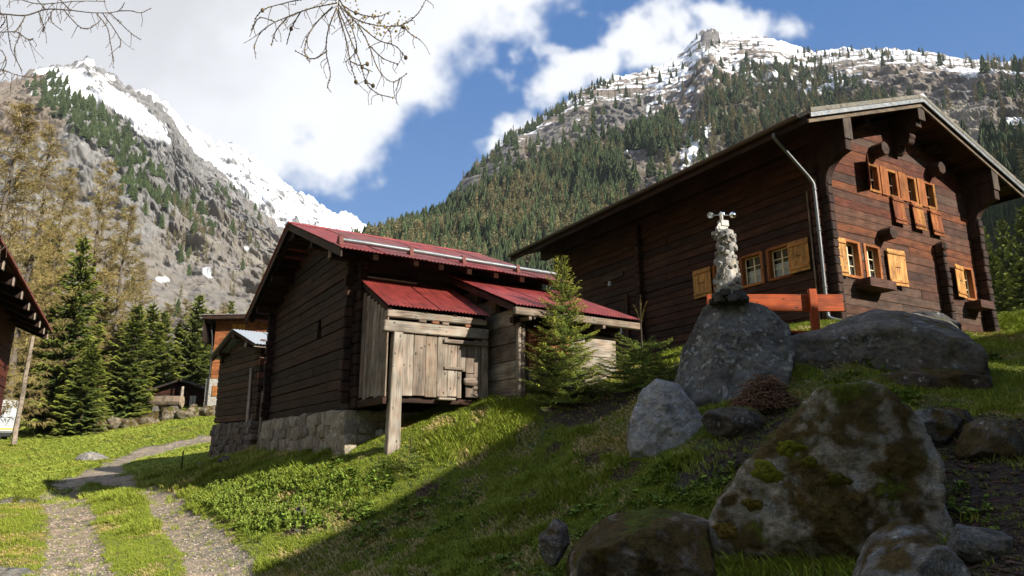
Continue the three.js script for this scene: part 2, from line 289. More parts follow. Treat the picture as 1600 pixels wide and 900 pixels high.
const barkMat = new THREE.MeshStandardMaterial({ color: col(.12, .085, .06), roughness: 1, map: stoneMap, bumpMap: stoneBump, bumpScale: .02 });
const barkGrey = new THREE.MeshStandardMaterial({ color: col(.19, .16, .13), roughness: 1, map: stoneMap, bumpMap: stoneBump, bumpScale: .02 });
function trunkGeo(h, r, seed, lean = .02) {
  const g = new THREE.CylinderGeometry(r * .06, r, h + .5, 9, 14); g.translate(0, h / 2 - .25, 0); const p = g.attributes.position;
  for (let i = 0; i < p.count; i++) { const y = p.getY(i), f = 1 + .5 * Math.exp(-Math.max(0, y) * 1.6 / Math.max(r, .1) * .4); p.setX(i, p.getX(i) * f + h * lean * nz(y / h * 2.2, seed, 1)); p.setZ(i, p.getZ(i) * f + h * lean * nz(y / h * 2.2, seed, 5)); }
  g.computeVertexNormals(); return g;
}
const trunkOff = (y, h, seed, lean = .02) => [h * lean * nz(y / h * 2.2, seed, 1), h * lean * nz(y / h * 2.2, seed, 5)];
// spruce crown: whorls of drooping boughs, each clad in hanging sprays
function spruceCrown(h, rad, seed, o = {}) {
  const R = rng(seed), s = new Soup(), y0 = h * (o.y0 ?? .05), step = o.step ?? .34, tl = o.twig ?? .42; let y = y0, w = 0;
  while (y < h * .985) {
    const f = 1 - (y - y0) / (h - y0), len0 = rad * Math.pow(f, .82) * (.75 + .25 * Math.sin(f * 3)) + .1, n = Math.round(lerp(4, o.n ?? 8, f));
    for (let i = 0; i < n; i++) {
      const az = (i / n + R() * .14 + w * .31) * Math.PI * 2, len = len0 * (.68 + .45 * R()), droop = lerp(.65, -.5, Math.pow(f, .6)) + (R() - .5) * .25;
      if (R() < .05 * (1 - f)) continue;
      const dir = V(Math.cos(az), droop, Math.sin(az)).normalize(), [ox, oz] = trunkOff(y, h, seed), b = V(ox, y + (R() - .5) * step * .8, oz);
      const m = Math.max(3, Math.ceil(len / (o.sp ?? .15))), sh = .62 + .6 * R();
      for (let k = 0; k <= m; k++) {
        const t = k / m, p = b.clone().addScaledVector(dir, len * t); p.y += len * .22 * t * t - len * .1 * Math.sin(t * 3.1);
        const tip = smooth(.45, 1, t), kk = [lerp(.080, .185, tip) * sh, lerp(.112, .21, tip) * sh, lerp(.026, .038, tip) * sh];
        for (const sd of [-1, 1]) {
          const d = dir.clone().multiplyScalar(.75).add(V(-dir.z * sd, -.15 - .35 * R(), dir.x * sd).multiplyScalar(1.0 - .45 * t)).normalize();
          s.twig(p, d, tl * (.5 + .7 * R()) * Math.min(1, .35 + len), (o.tw ?? .05) * (.7 + .6 * R()), kk);
        }
        if (t > .2 && R() < .75) s.twig(p, V((R() - .5) * .5, -1, (R() - .5) * .5).normalize(), tl * .55 * (.6 + .7 * R()), (o.tw ?? .05), [kk[0] * .8, kk[1] * .8, kk[2] * .8]);
        if (k === m) s.twig(p, dir, tl * .6, (o.tw ?? .05), [kk[0] * 1.3, kk[1] * 1.3, kk[2]]);
      }
    }
    y += step * (.75 + .5 * R()) * lerp(.7, 1.1, f); w++;
  }
  s.twig(V(...[trunkOff(h, h, seed)[0], h * .96, trunkOff(h, h, seed)[1]]), V(0, 1, 0), h * .05 + .15, .04, [.07, .1, .03]);
  return s.geo();
}
// larch in early spring: bare boughs, a haze of fine straw-coloured twigs
function larchCrown(h, rad, seed, o = {}) {
  const R = rng(seed), s = new Soup(), y0 = h * (o.y0 ?? .1), step = o.step ?? .42; let y = y0;
  while (y < h) {
    const f = 1 - (y - y0) / (h - y0), n = 3 + Math.floor(R() * 3);
    for (let i = 0; i < n; i++) {
      const az = R() * Math.PI * 2, len = (rad * Math.pow(f, .7) * (.75 + .25 * Math.sin(f * 3)) + .3) * (.5 + .6 * R()), up = lerp(.75, -.12, f) + (R() - .5) * .35, dir = V(Math.cos(az), up, Math.sin(az)).normalize(), [ox, oz] = trunkOff(y, h, seed), b = V(ox, y + (R() - .5) * .3, oz);
      const bk = [.15, .11, .075], prev = b.clone(), m = Math.max(3, Math.ceil(len / .2)), sh = .75 + .5 * R(); let last = b.clone();
      for (let k = 1; k <= m; k++) {
        const t = k / m, p = b.clone().addScaledVector(dir, len * t); p.y -= len * .22 * Math.sin(t * 2.4) - len * .12 * t * t;
        s.twig(last, p.clone().sub(last).normalize(), p.distanceTo(last) * 1.05, .022 * (1 - t * .6), bk); last = p;
        const nt = 8 + Math.floor(R() * 5); for (let q = 0; q < nt; q++) {
          const d = dir.clone().multiplyScalar(.5).add(V((R() - .5) * 1.7, -.45 + (R() - .5) * 1.3, (R() - .5) * 1.7)).normalize(), g = R();
          const kk = [lerp(.25, .35, g) * sh, lerp(.20, .275, g) * sh, lerp(.08, .105, g) * sh];
          s.twig(p, d, (.14 + .30 * R()) * (o.tl ?? 1), (.007 + .009 * R()) * (o.tw ?? 1), kk);
        }
      }
    }
    y += step * (.7 + .6 * R()) * lerp(.6, 1, f);
  }
  return s.geo();
}
// trees seen from hundreds of metres: ragged tiers
function farSpruce(seed, tone = [.044, .062, .024]) {
  const R = rng(seed), s = new Soup(), n = 8; let y = .06; const L = 8;
  for (let k = 0; k < L; k++) {
    const f = 1 - k / L, yb = .05 + .9 * (k / L), yt = yb + .24, r = .20 * Math.pow(f, .75) + .012, a0 = R() * 6;
    for (let i = 0; i < n; i++) {
      const a = a0 + i / n * Math.PI * 2, b = a + Math.PI * 2 / n, m = (a + b) / 2, r1 = r * (.75 + .5 * R()), q = .7 + .6 * R(), g = tone.map(v => v * q);
      const P = (t, rr, yy) => V(Math.cos(t) * rr, yy, Math.sin(t) * rr), apex = V(0, Math.min(1, yt), 0);
      s.tri(apex, P(a, r * .45, yb + .03), P(m, r1, yb - .03 - .04 * R()), g); s.tri(apex, P(m, r1, yb - .03 - .03 * R()), P(b, r * .45, yb + .03), g);
    }
  }
  return s.geo();
}
function farLarch(seed) {
  const R = rng(seed), s = new Soup();
  s.twig(V(0, 0, 0), V(0, 1, 0), 1, .012, [.14, .10, .07]);
  for (let i = 0; i < 120; i++) { const y = .1 + .88 * Math.pow(R(), .9), f = Math.pow(1 - y, .75) * .17 + .02, a = R() * 6.283, q = .7 + .6 * R(), l = f * (.6 + .6 * R()); s.twig(V(0, y, 0), V(Math.cos(a), .25 + (R() - .5) * .9, Math.sin(a)).normalize(), l, .011, [.25 * q, .222 * q, .115 * q]); }
  return s.geo();
}
function instanced(name, geo, mat, list, kind = 'stuff') {   // list: [x, y, z, sx, sy, turn, tint?]
  const m = new THREE.InstancedMesh(geo, mat, list.length), o = new THREE.Object3D(), c = new THREE.Color(); m.name = numbered(name);
  list.forEach(([x, y, z, sx, sy, t, k, tx, tz], i) => { o.position.set(x, y, z); o.rotation.set(tx || 0, t, tz || 0); o.scale.set(sx, sy, sx); o.updateMatrix(); m.setMatrixAt(i, o.matrix); if (k) m.setColorAt(i, Array.isArray(k) ? c.setRGB(...k) : c.setRGB(k, k, k)); });
  m.castShadow = m.receiveShadow = true; m.userData.kind = kind; scene.add(m); return m;
}
// ---------------------------------------------------------------- mountains: ridges surveyed as bearing, slope of sight, distance (and a running coordinate along and below the ridge)
const RIDGE_R = [[-16.030,0.2556,520,500,420],[-13.000,0.2785,540,560,400],[-10.689,0.3085,560,605,372],[-9.635,0.3195,570,625,362],[-7.764,0.3383,590,660,345],[-6.137,0.3569,610,690,328],[-5.325,0.3739,640,705,312],[-4.849,0.3992,680,714,288],[-3.687,0.4230,720,735,266],[-1.714,0.4535,760,770,238],[0.000,0.4895,800,800,205],[1.733,0.5035,850,830,192],[4.061,0.5300,900,870,167],[6.116,0.5572,960,905,141],[8.159,0.5715,1010,940,126],[11.612,0.5811,1100,1000,112],[13.608,0.5888,1160,1035,101],[15.045,0.6017,1210,1060,86],[15.921,0.6148,1240,1075,72],[16.693,0.6302,1260,1088,56],[17.383,0.6380,1270,1100,47],[18.042,0.6379,1275,1112,45],[18.560,0.6304,1275,1122,50],[18.758,0.6252,1280,1126,54],[20.548,0.6161,1290,1160,56],[22.602,0.6053,1290,1200,58],[24.547,0.5847,1280,1240,69],[25.947,0.5665,1260,1270,80],[26.909,0.5639,1250,1290,78],[28.319,0.5587,1240,1320,76],[31.872,0.5390,1220,1400,76],[33.932,0.5218,1200,1450,81],[35.866,0.5012,1180,1500,90],[38.090,0.4813,1150,1560,96],[39.506,0.4692,1130,1600,99],[42.773,0.4371,1080,1700,110],[46.983,0.3831,1000,1850,140]];
const RIDGE_L = [[-45.386,0.3708,900,-200,170],[-41.277,0.4220,1000,-60,140],[-38.604,0.4494,1060,20,128],[-37.246,0.4722,1090,60,112],[-36.162,0.4863,1100,90,104],[-35.043,0.5007,1110,120,96],[-34.544,0.5066,1110,133,93],[-34.034,0.5058,1110,145,97],[-33.128,0.4978,1105,165,111],[-31.962,0.4850,1090,190,131],[-30.504,0.4780,1075,222,146],[-29.387,0.4649,1060,245,165],[-28.223,0.4458,1040,268,190],[-27.038,0.4166,1020,290,225],[-25.735,0.3923,1000,315,255],[-24.269,0.3844,985,345,268],[-23.205,0.3643,970,365,292],[-21.370,0.3371,950,400,325],[-19.539,0.3150,930,435,352],[-17.164,0.2875,900,480,385],[-13.998,0.2628,870,540,415],[-9.739,0.2426,840,620,440]];
const RIDGE_S = [[-33.439,0.4499,1900,150,160],[-31.484,0.4789,1950,200,140],[-29.954,0.4836,1980,235,143],[-28.660,0.4731,2000,262,160],[-27.482,0.4537,2020,285,185],[-26.457,0.4382,2040,305,205],[-25.205,0.4262,2060,330,222],[-24.153,0.4278,2080,352,224],[-23.162,0.4251,2090,372,230],[-21.712,0.4116,2110,400,248],[-19.579,0.3844,2140,440,281],[-17.715,0.3656,2170,475,304],[-16.104,0.3498,2200,505,323],[-15.187,0.3414,2220,522,333],[-14.254,0.3459,2240,540,330],[-13.821,0.3425,2250,548,334],[-13.155,0.3325,2260,560,345],[-12.494,0.3244,2280,572,354],[-12.048,0.3170,2290,580,362],[-10.983,0.3192,2310,600,361],[-10.193,0.3270,2330,615,354],[-9.486,0.3257,2340,628,356],[-8.269,0.3147,2360,650,368],[-5.507,0.2945,2400,700,390]];
function ridgeAt(rd, a) { let i = 0; while (i < rd.length - 2 && rd[i + 1][0] < a) i++; const k = clamp((a - rd[i][0]) / (rd[i + 1][0] - rd[i][0])); return rd[i].map((v, j) => lerp(v, rd[i + 1][j], k)); }
function mountain(rd, o) {           // point on the face: bearing a (degrees), height fraction t
  const surf = (a, t) => {
    const R = ridgeAt(rd, a), rb = o.base(a), th = a * Math.PI / 180, yr = R[1] * R[2], yb = o.baseSlope(a) * rb;
    let r = lerp(rb, R[2], Math.pow(t, o.pr ?? 1)), y = lerp(yb, yr, Math.pow(t, o.py ?? 1));
    let x = Math.sin(th) * r, z = -Math.cos(th) * r; const env = Math.sin(Math.PI * clamp(t, 0, 1)) ** .6;
    const f = o.freq, n = fbm(x * f, y * f, z * f, 6, .5), rg = 1 - Math.abs(fbm(x * f * 2.1 + 7, y * f * 1.1, z * f * 2.1, 5, .55)) * 2;
    const ribs = 1 - 2 * Math.abs(fbm(x * f * 4.6, y * f * 1.0, z * f * 4.6 + 3, 5, .58)), ledge = fbm(x * f * .9 + 5, y * f * 7, z * f * .9, 4, .55);
    const d = (n * o.amp + rg * o.amp * .3 + (ribs - .4) * o.amp * .34 + ledge * o.amp * .22) * ((o.low ?? .15) + env * (1 - (o.calm ?? 0) * smooth(.55, .9, t)));
    x -= Math.sin(th) * d; z += Math.cos(th) * d; y += d * .2 + o.jag * (1 - env) * t * fbm(x * f * 9, 3.3, z * f * 9, 4);
    return [x, y, z, n, rg, R];
  };
  return surf;
}
function mountainMesh(name, surf, rd, o) {
  const a0 = rd[0][0], a1 = rd[rd.length - 1][0], na = o.na, nt = o.nt, pos = [], cl = [], idx = [];
  for (let j = -1; j <= nt + 3; j++) for (let i = 0; i <= na; i++) {
    const a = lerp(a0, a1, i / na), t = clamp(j / nt); let [x, y, z, n, rg, R] = surf(a, t);
    if (j > nt) { const b = j - nt, th = a * Math.PI / 180; x += Math.sin(th) * 110 * b; z -= Math.cos(th) * 110 * b; y -= 45 * b * b; }
    if (j < 0) { x *= .55; z *= .55; y = groundY(x, z) - 4; }
    pos.push(x, y, z); cl.push(...o.colour(a, t, x, y, z, n, rg, R));
  }
  for (let j = 0; j < nt + 4; j++) for (let i = 0; i < na; i++) { const a = j * (na + 1) + i, b = a + 1, c = a + na + 1, d = c + 1; idx.push(a, b, c, b, d, c); }
  const g = new THREE.BufferGeometry(); g.setAttribute('position', new THREE.Float32BufferAttribute(pos, 3)); g.setAttribute('color', new THREE.Float32BufferAttribute(cl, 3)); g.setIndex(idx); g.computeVertexNormals();
  return struct(name, g, new THREE.MeshStandardMaterial({ vertexColors: true, roughness: .95, side: THREE.DoubleSide }));
}
const SNOW = [.80, .82, .85], mixc = (a, b, k) => [lerp(a[0], b[0], k), lerp(a[1], b[1], k), lerp(a[2], b[2], k)];
const bump = (px, py, cx, cy, rx, ry, rot = 0) => { const c = Math.cos(rot), s = Math.sin(rot), x = px - cx, y = py - cy; return 1 - Math.hypot((x * c + y * s) / rx, (-x * s + y * c) / ry); };
// the running coordinates of a point on a mountain (along, below), read off its bearing and slope of sight
function mapXY(x, y, z) { const P = 13.3 * Math.PI / 180, cp = Math.cos(P), sp = Math.sin(P), q = y - 1.55, f = q * sp - z * cp, u = q * cp + z * sp; return [800 + 1080 * x / f, 450 - 1080 * u / f]; }

// left: a rock face with snow near the top
const rockSurf = mountain(RIDGE_L, { base: a => 270, baseSlope: a => .17, amp: 30, freq: .0085, jag: 16, pr: 1, py: 1.04 });
mountainMesh('rock_mountain', rockSurf, RIDGE_L, { na: 580, nt: 420, colour: (a, t, x, y, z, n, rg, R) => {
  const [px, py] = mapXY(x, y, z), f1 = fbm(x * .022, y * .022, z * .022, 5, .6), f2 = fbm(x * .09, y * .03, z * .09, 4, .6), st = fbm(x * .012 + y * .004, y * .05, z * .012, 4, .6);
  let c = mixc([.205, .20, .192], [.10, .098, .095], clamp(.42 + f1 * .55 + f2 * .45 + st * .35)); c = mixc(c, [.33, .322, .305], clamp(f2 * 1.1 - st * .5 - .1)); const crk = Math.max(smooth(.07, .0, Math.abs(fbm(x * .035, y * .010, z * .035 + 2, 4, .6))), smooth(.06, .0, Math.abs(fbm(x * .012, y * .045, z * .012 + 9, 4, .6))), smooth(.05, 0, Math.abs(fbm(x * .1, y * .05, z * .1, 3)))) * .75; c = mixc(c, [.055, .053, .05], crk);
  const veg = smooth(.0, .5, (py - 300) / 120 + f1 * .9 - .1 * (px > 120)) * (py > 250 ? 1 : 0); c = mixc(c, [.165 + .04 * f2, .14 + .03 * f2, .11], veg * .55);
  const scrub = smooth(.05, .4, bump(px, py, 30, 170, 90, 75) + f1 * .5); c = mixc(c, [.16, .115, .075], scrub * .6);
  let s = Math.max(bump(px, py, 120, 128, 70, 26) * .8, bump(px, py, 120, 152, 75, 20, .25), bump(px, py, 205, 172, 85, 20, .62) * 1.25, bump(px, py, 235, 208, 40, 10, .35), bump(px, py, 160, 150, 20, 9), bump(px, py, 92, 112, 42, 8) * 1.2, bump(px, py, 140, 98, 26, 8) * .8, bump(px, py, 165, 158, 40, 8, .5), bump(px, py, 255, 437, 16, 4) * 1.1, bump(px, py, 325, 425, 14, 12, .8) * .9, bump(px, py, 385, 388, 10, 4));
  s = smooth(.0, .22, s * .75 + f2 * .42 + f1 * .28 - .12); c = mixc(c, SNOW, s);
  return c;
} });
// behind it: a ridge deep in snow
const snowSurf = mountain(RIDGE_S, { base: a => 1250, baseSlope: a => .18, amp: 55, freq: .005, jag: 20 });
mountainMesh('snow_mountain', snowSurf, RIDGE_S, { na: 360, nt: 200, colour: (a, t, x, y, z, n, rg, R) => {
  const f1 = fbm(x * .012, y * .012, z * .012, 5, .6), f2 = fbm(x * .04 + y * .03, y * .03, z * .04, 4, .6);
  const rock = smooth(.08, .26, f1 * .7 + f2 * .8 + (1 - t) * .4 - .08); return mixc(SNOW, mixc([.22, .21, .20], [.13, .13, .125], clamp(.5 + f2)), rock * .95);
} });
// right: cliffs and snow above, forest below
const forestSurf = mountain(RIDGE_R, { base: a => a > 28 ? lerp(330, 200, smooth(28, 42, a)) : 330, baseSlope: a => .20, amp: 24, freq: .0075, jag: 8, calm: .6, low: .06 });
const forestLine = [[560, 400], [605, 380], [680, 350], [720, 322], [780, 295], [850, 268], [890, 232], [950, 245], [1000, 205], [1045, 185], [1075, 200], [1120, 120], [1160, 110], [1220, 105], [1270, 90], [1330, 130], [1400, 170], [1500, 250], [1560, 240], [1700, 230]];
function forestTop(px) { let i = 0; while (i < forestLine.length - 2 && forestLine[i + 1][0] < px) i++; const [ax, ay] = forestLine[i], [bX, by] = forestLine[i + 1]; return lerp(ay, by, clamp((px - ax) / (bX - ax))); }
mountainMesh('forested_mountain', forestSurf, RIDGE_R, { na: 740, nt: 330, colour: (a, t, x, y, z, n, rg, R) => {
  const [px, py] = mapXY(x, y, z), ry = R[4], d = py - ry, f1 = fbm(x * .02, y * .02, z * .02, 5, .6), f2 = fbm(x * .07, y * .05, z * .07, 4, .6), st = fbm(x * .01 + y * .012, y * .07, z * .01, 4, .6);
  let c = mixc([.19, .15, .115], [.115, .10, .08], clamp(.5 + f1 * .6 + f2 * .4));
  const below = smooth(-6, 26, py - forestTop(px) + f1 * 20); c = mixc(c, [.055, .055, .028], below * (px > 985 && px < 1130 && py > 225 ? .15 : .65));
  // cliff band under the snow shoulder and the summit tower
  const cliff = Math.max(smooth(.0, .3, bump(px, py, 760, 268, 80, 26, -.75) + f2 * .3), smooth(.0, .35, bump(px, py, 930, 190, 150, 28, -.38) + f1 * .45), smooth(0, .4, bump(px, py, 1108, 62, 24, 22)), smooth(.1, .5, bump(px, py, 1490, 175, 150, 60) + f1 * .5) * .8);
  c = mixc(c, mixc([.17, .155, .14], [.06, .057, .055], clamp(.5 + st * .8 + f2 * .5)), cliff); c = mixc(c, [.05, .048, .045], Math.max(smooth(.06, 0, Math.abs(fbm(x * .04, y * .012, z * .04 + 2, 4, .6))), smooth(.06, 0, Math.abs(fbm(x * .014, y * .05, z * .014, 4, .6)))) * .6);
  c = mixc(c, [.27, .235, .17], smooth(.1, .5, bump(px, py, 1500, 190, 120, 60) + f2 * .6 - .2) * .7);
  let B = px < 800 ? 14 : px < 900 ? 30 : px < 1010 ? 52 : px < 1250 ? 130 : px < 1300 ? 70 : 55;
  const f3 = fbm(x * .22, y * .16, z * .22, 3, .6); let s = .34 - d / B + f1 * .4 + f2 * .5 + st * .95 + f3 * .4; if (px < 760) s -= 1;
  s = Math.max(s, bump(px, py, 1000, 215, 75, 22, -.5) * .9 + f2 * .7 - .1, bump(px, py, 1085, 225, 22, 50, .3) * .8 + f2 * .7 - .15, bump(px, py, 1165, 290, 22, 60, .5) * .6 + f2 * .7 - .2, bump(px, py, 790, 275, 18, 5, -.4) + .1, bump(px, py, 1585, 205, 22, 26) + f2 * .5, bump(px, py, 1280, 130, 80, 20, -.1) * .6 + f2 * .6 - .1);
  if (px > 1095 && px < 1125 && d < 22) s -= .7;
  return mixc(c, SNOW, smooth(.02, .28, s));
} });
// wooded valley sides added behind the viewer to cut sky light; windows mirror them
{
  const rd = []; for (let a = 49; a <= 316; a += 6) rd.push([a, .44 + .10 * nz(a * .03, 2.2) - .14 * Math.exp(-(((a - 125) / 28) ** 2)), 900, 0, 0]);
  const sf = mountain(rd, { base: a => 260, baseSlope: a => .08, amp: 26, freq: .007, jag: 10 });
  mountainMesh('added_valley_side', sf, rd, { na: 260, nt: 60, colour: (a, t, x, y, z) => { const f = fbm(x * .02, y * .02, z * .02, 4, .6), g = fbm(x * .1, y * .1, z * .1, 3); let c = mixc([.060, .075, .026], [.17, .13, .06], clamp(.45 + f * 1.2 + g * .4)); return mixc(mixc(c, [.16, .155, .145], smooth(.6, .85, t + f * .4)), SNOW, smooth(.85, 1.05, t + f * .5)); } });
}
// the woods on the right-hand slope: the nearest as single trees, the rest as one wood
{
  const R = rng(71), list = []; let guard = 0;
  while (list.length < 11000 && guard++ < 160000) {
    const a = lerp(-14, 50, R()), t = Math.pow(R(), 1.15), [x, y, z, n, rg, rd] = forestSurf(a, t), [px, py] = mapXY(x, y, z), ft = forestTop(px), d = py - ft;
    const pt = fbm(x * .012 + 3, .7, z * .012, 3); let dens = d > 0 ? 1 : .0, larch = clamp(.24 + pt * .9, .03, .8);
    if (px > 975 && px < 1060 && py > 235) dens *= .12; if (px > 1060 && px < 1140 && py > 170) dens *= .35;
    if (px > 1060 && px < 1400) { dens *= .5; larch = .55; if (py < 150) dens *= .55; if (px > 1290 && py < 190) dens *= .6; }
    if (d <= 0 && rd[4] + 4 < py && px > 720) { dens = .035; if (Math.abs(py - rd[4]) < 16 && px < 960) dens = .34; if (py - rd[4] < 22 && px > 1250) { dens = .25; larch = .7; } }
    if (px > 1400 && px < 1530 && py < 260) dens *= .3;
    if (fbm(x * .015, 1.1, z * .015, 3) < -.28 && py < 330) dens *= .4;
    if (R() > dens) continue;
    if (Math.abs(px - 1050) > 640 || py > 560) { if (R() > .3) continue; }
    const h = (9 + 14 * Math.pow(R(), .8)) * lerp(1.12, .95, t) * (t > .75 ? .72 : 1), isL = R() < larch; list.push([x, y - .6, z, h * (isL ? 1 : .95 + .25 * R()), h, R() * 6.28, (.82 + .45 * R()) * (.85 + .3 * clamp(.5 + pt)), isL, Math.hypot(x, z) / h]);
  }
  const kinds = [[false, 'spruce_tree', 'dark spruce on the forested slope behind the barn and house', 'spruces on the far slope'], [true, 'larch_tree', 'straw-coloured bare larch on the forested slope behind the house', 'larches on the far slope']];
  const sp = [farSpruce(1), farSpruce(2), farSpruce(3)], la = [farLarch(4), farLarch(5)];
  for (const [isL, nm, lab, grp] of kinds) {
    const all = list.filter(q => q[7] === isL).sort((p, q) => p[8] - q[8]), near = all.slice(0, isL ? 110 : 180), rest = all.slice(near.length), gs = isL ? la : sp;
    near.forEach((q, i) => { const m = solo(nm, gs[i % gs.length], leafMat, lab, 'tree', grp); m.position.set(q[0], q[1], q[2]); m.scale.set(q[3], q[4], q[3]); m.rotation.y = q[5]; });
    gs.forEach((g, k) => instanced(isL ? 'larch_wood' : 'spruce_wood', g, leafMat, rest.filter((_, i) => i % gs.length === k).map(q => q.slice(0, 7))));
  }
  // dark band of trees climbing the left-hand rock face
  const R2 = rng(72), band = [], line = [[70, 140], [105, 172], [150, 205], [185, 240], [215, 285], [255, 330], [300, 372]]; guard = 0;
  while (band.length < 420 && guard++ < 60000) {
    const a = lerp(-42, -20, R2()), t = R2(), [x, y, z] = rockSurf(a, t), [px, py] = mapXY(x, y, z); let best = 99; for (let i = 0; i < line.length - 1; i++) { const [ax, ay] = line[i], [bX, by] = line[i + 1], dx = bX - ax, dy = by - ay, k = clamp(((px - ax) * dx + (py - ay) * dy) / (dx * dx + dy * dy)); best = Math.min(best, Math.hypot(px - ax - dx * k, py - ay - dy * k)); }
    const dn = smooth(40, 8, best + 22 * fbm(x * .012, y * .012, z * .012, 3)) * .9 + (py > 300 && px > 150 ? .08 : .0); if (R2() > dn || py < 120) continue;
    const h = (9 + 8 * R2()) * lerp(.55, 1, smooth(300, 700, Math.hypot(x, z))), isL = py > 320 && R2() < .6; band.push([x, y - 1, z, h * 1.3, h, R2() * 6, .75 + .5 * R2(), isL]);
  }
  instanced('spruce_wood', sp[0], leafMat, band.filter(q => !q[7]).map(q => q.slice(0, 7))); instanced('larch_wood', la[0], leafMat, band.filter(q => q[7]).map(q => q.slice(0, 7)));
}
// ---------------------------------------------------------------- the big log house
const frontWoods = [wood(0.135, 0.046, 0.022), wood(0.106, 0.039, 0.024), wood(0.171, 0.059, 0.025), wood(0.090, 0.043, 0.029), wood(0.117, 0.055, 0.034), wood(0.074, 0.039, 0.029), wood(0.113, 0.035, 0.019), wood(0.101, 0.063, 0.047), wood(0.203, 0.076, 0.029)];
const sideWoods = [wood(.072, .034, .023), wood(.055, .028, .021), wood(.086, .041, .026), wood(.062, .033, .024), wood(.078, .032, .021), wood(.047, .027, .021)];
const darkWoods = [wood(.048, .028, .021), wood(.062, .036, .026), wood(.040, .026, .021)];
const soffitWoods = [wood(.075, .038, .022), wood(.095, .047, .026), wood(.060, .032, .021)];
const orangeWood = wood(.40, .150, .048, .003), orangeWoods = [orangeWood, wood(.34, .120, .038, .003), wood(.44, .175, .062, .003)];
const shutterWood = wood(.62, .315, .095, .002, .7), battenWood = wood(.55, .27, .08, .002, .7);
const oldShutters = [wood(.34, .120, .036), wood(.42, .19, .05), wood(.24, .075, .028)];
const paleMuntin = new THREE.MeshStandardMaterial({ color: col(.72, .60, .38), roughness: .6 });
const glassMat = new THREE.MeshPhysicalMaterial({ color: col(.92, .96, .94), transmission: 1, thickness: 0, roughness: .03, ior: 1.5 });
const zincMat = new THREE.MeshStandardMaterial({ color: col(.27, .29, .30), metalness: .45, roughness: .5, map: stoneMap });
const zincDull = new THREE.MeshStandardMaterial({ color: col(.34, .34, .35), metalness: .35, roughness: .6, bumpMap: stoneBump, bumpScale: .001 });
const darkIron = new THREE.MeshStandardMaterial({ color: col(.03, .03, .03), metalness: .5, roughness: .6 });
const curtainMat = new THREE.MeshPhysicalMaterial({ color: col(.72, .72, .70), roughness: 1, transmission: .35, thickness: 0, side: THREE.DoubleSide });
const eterMat = stone(.34, .31, .26, .004);

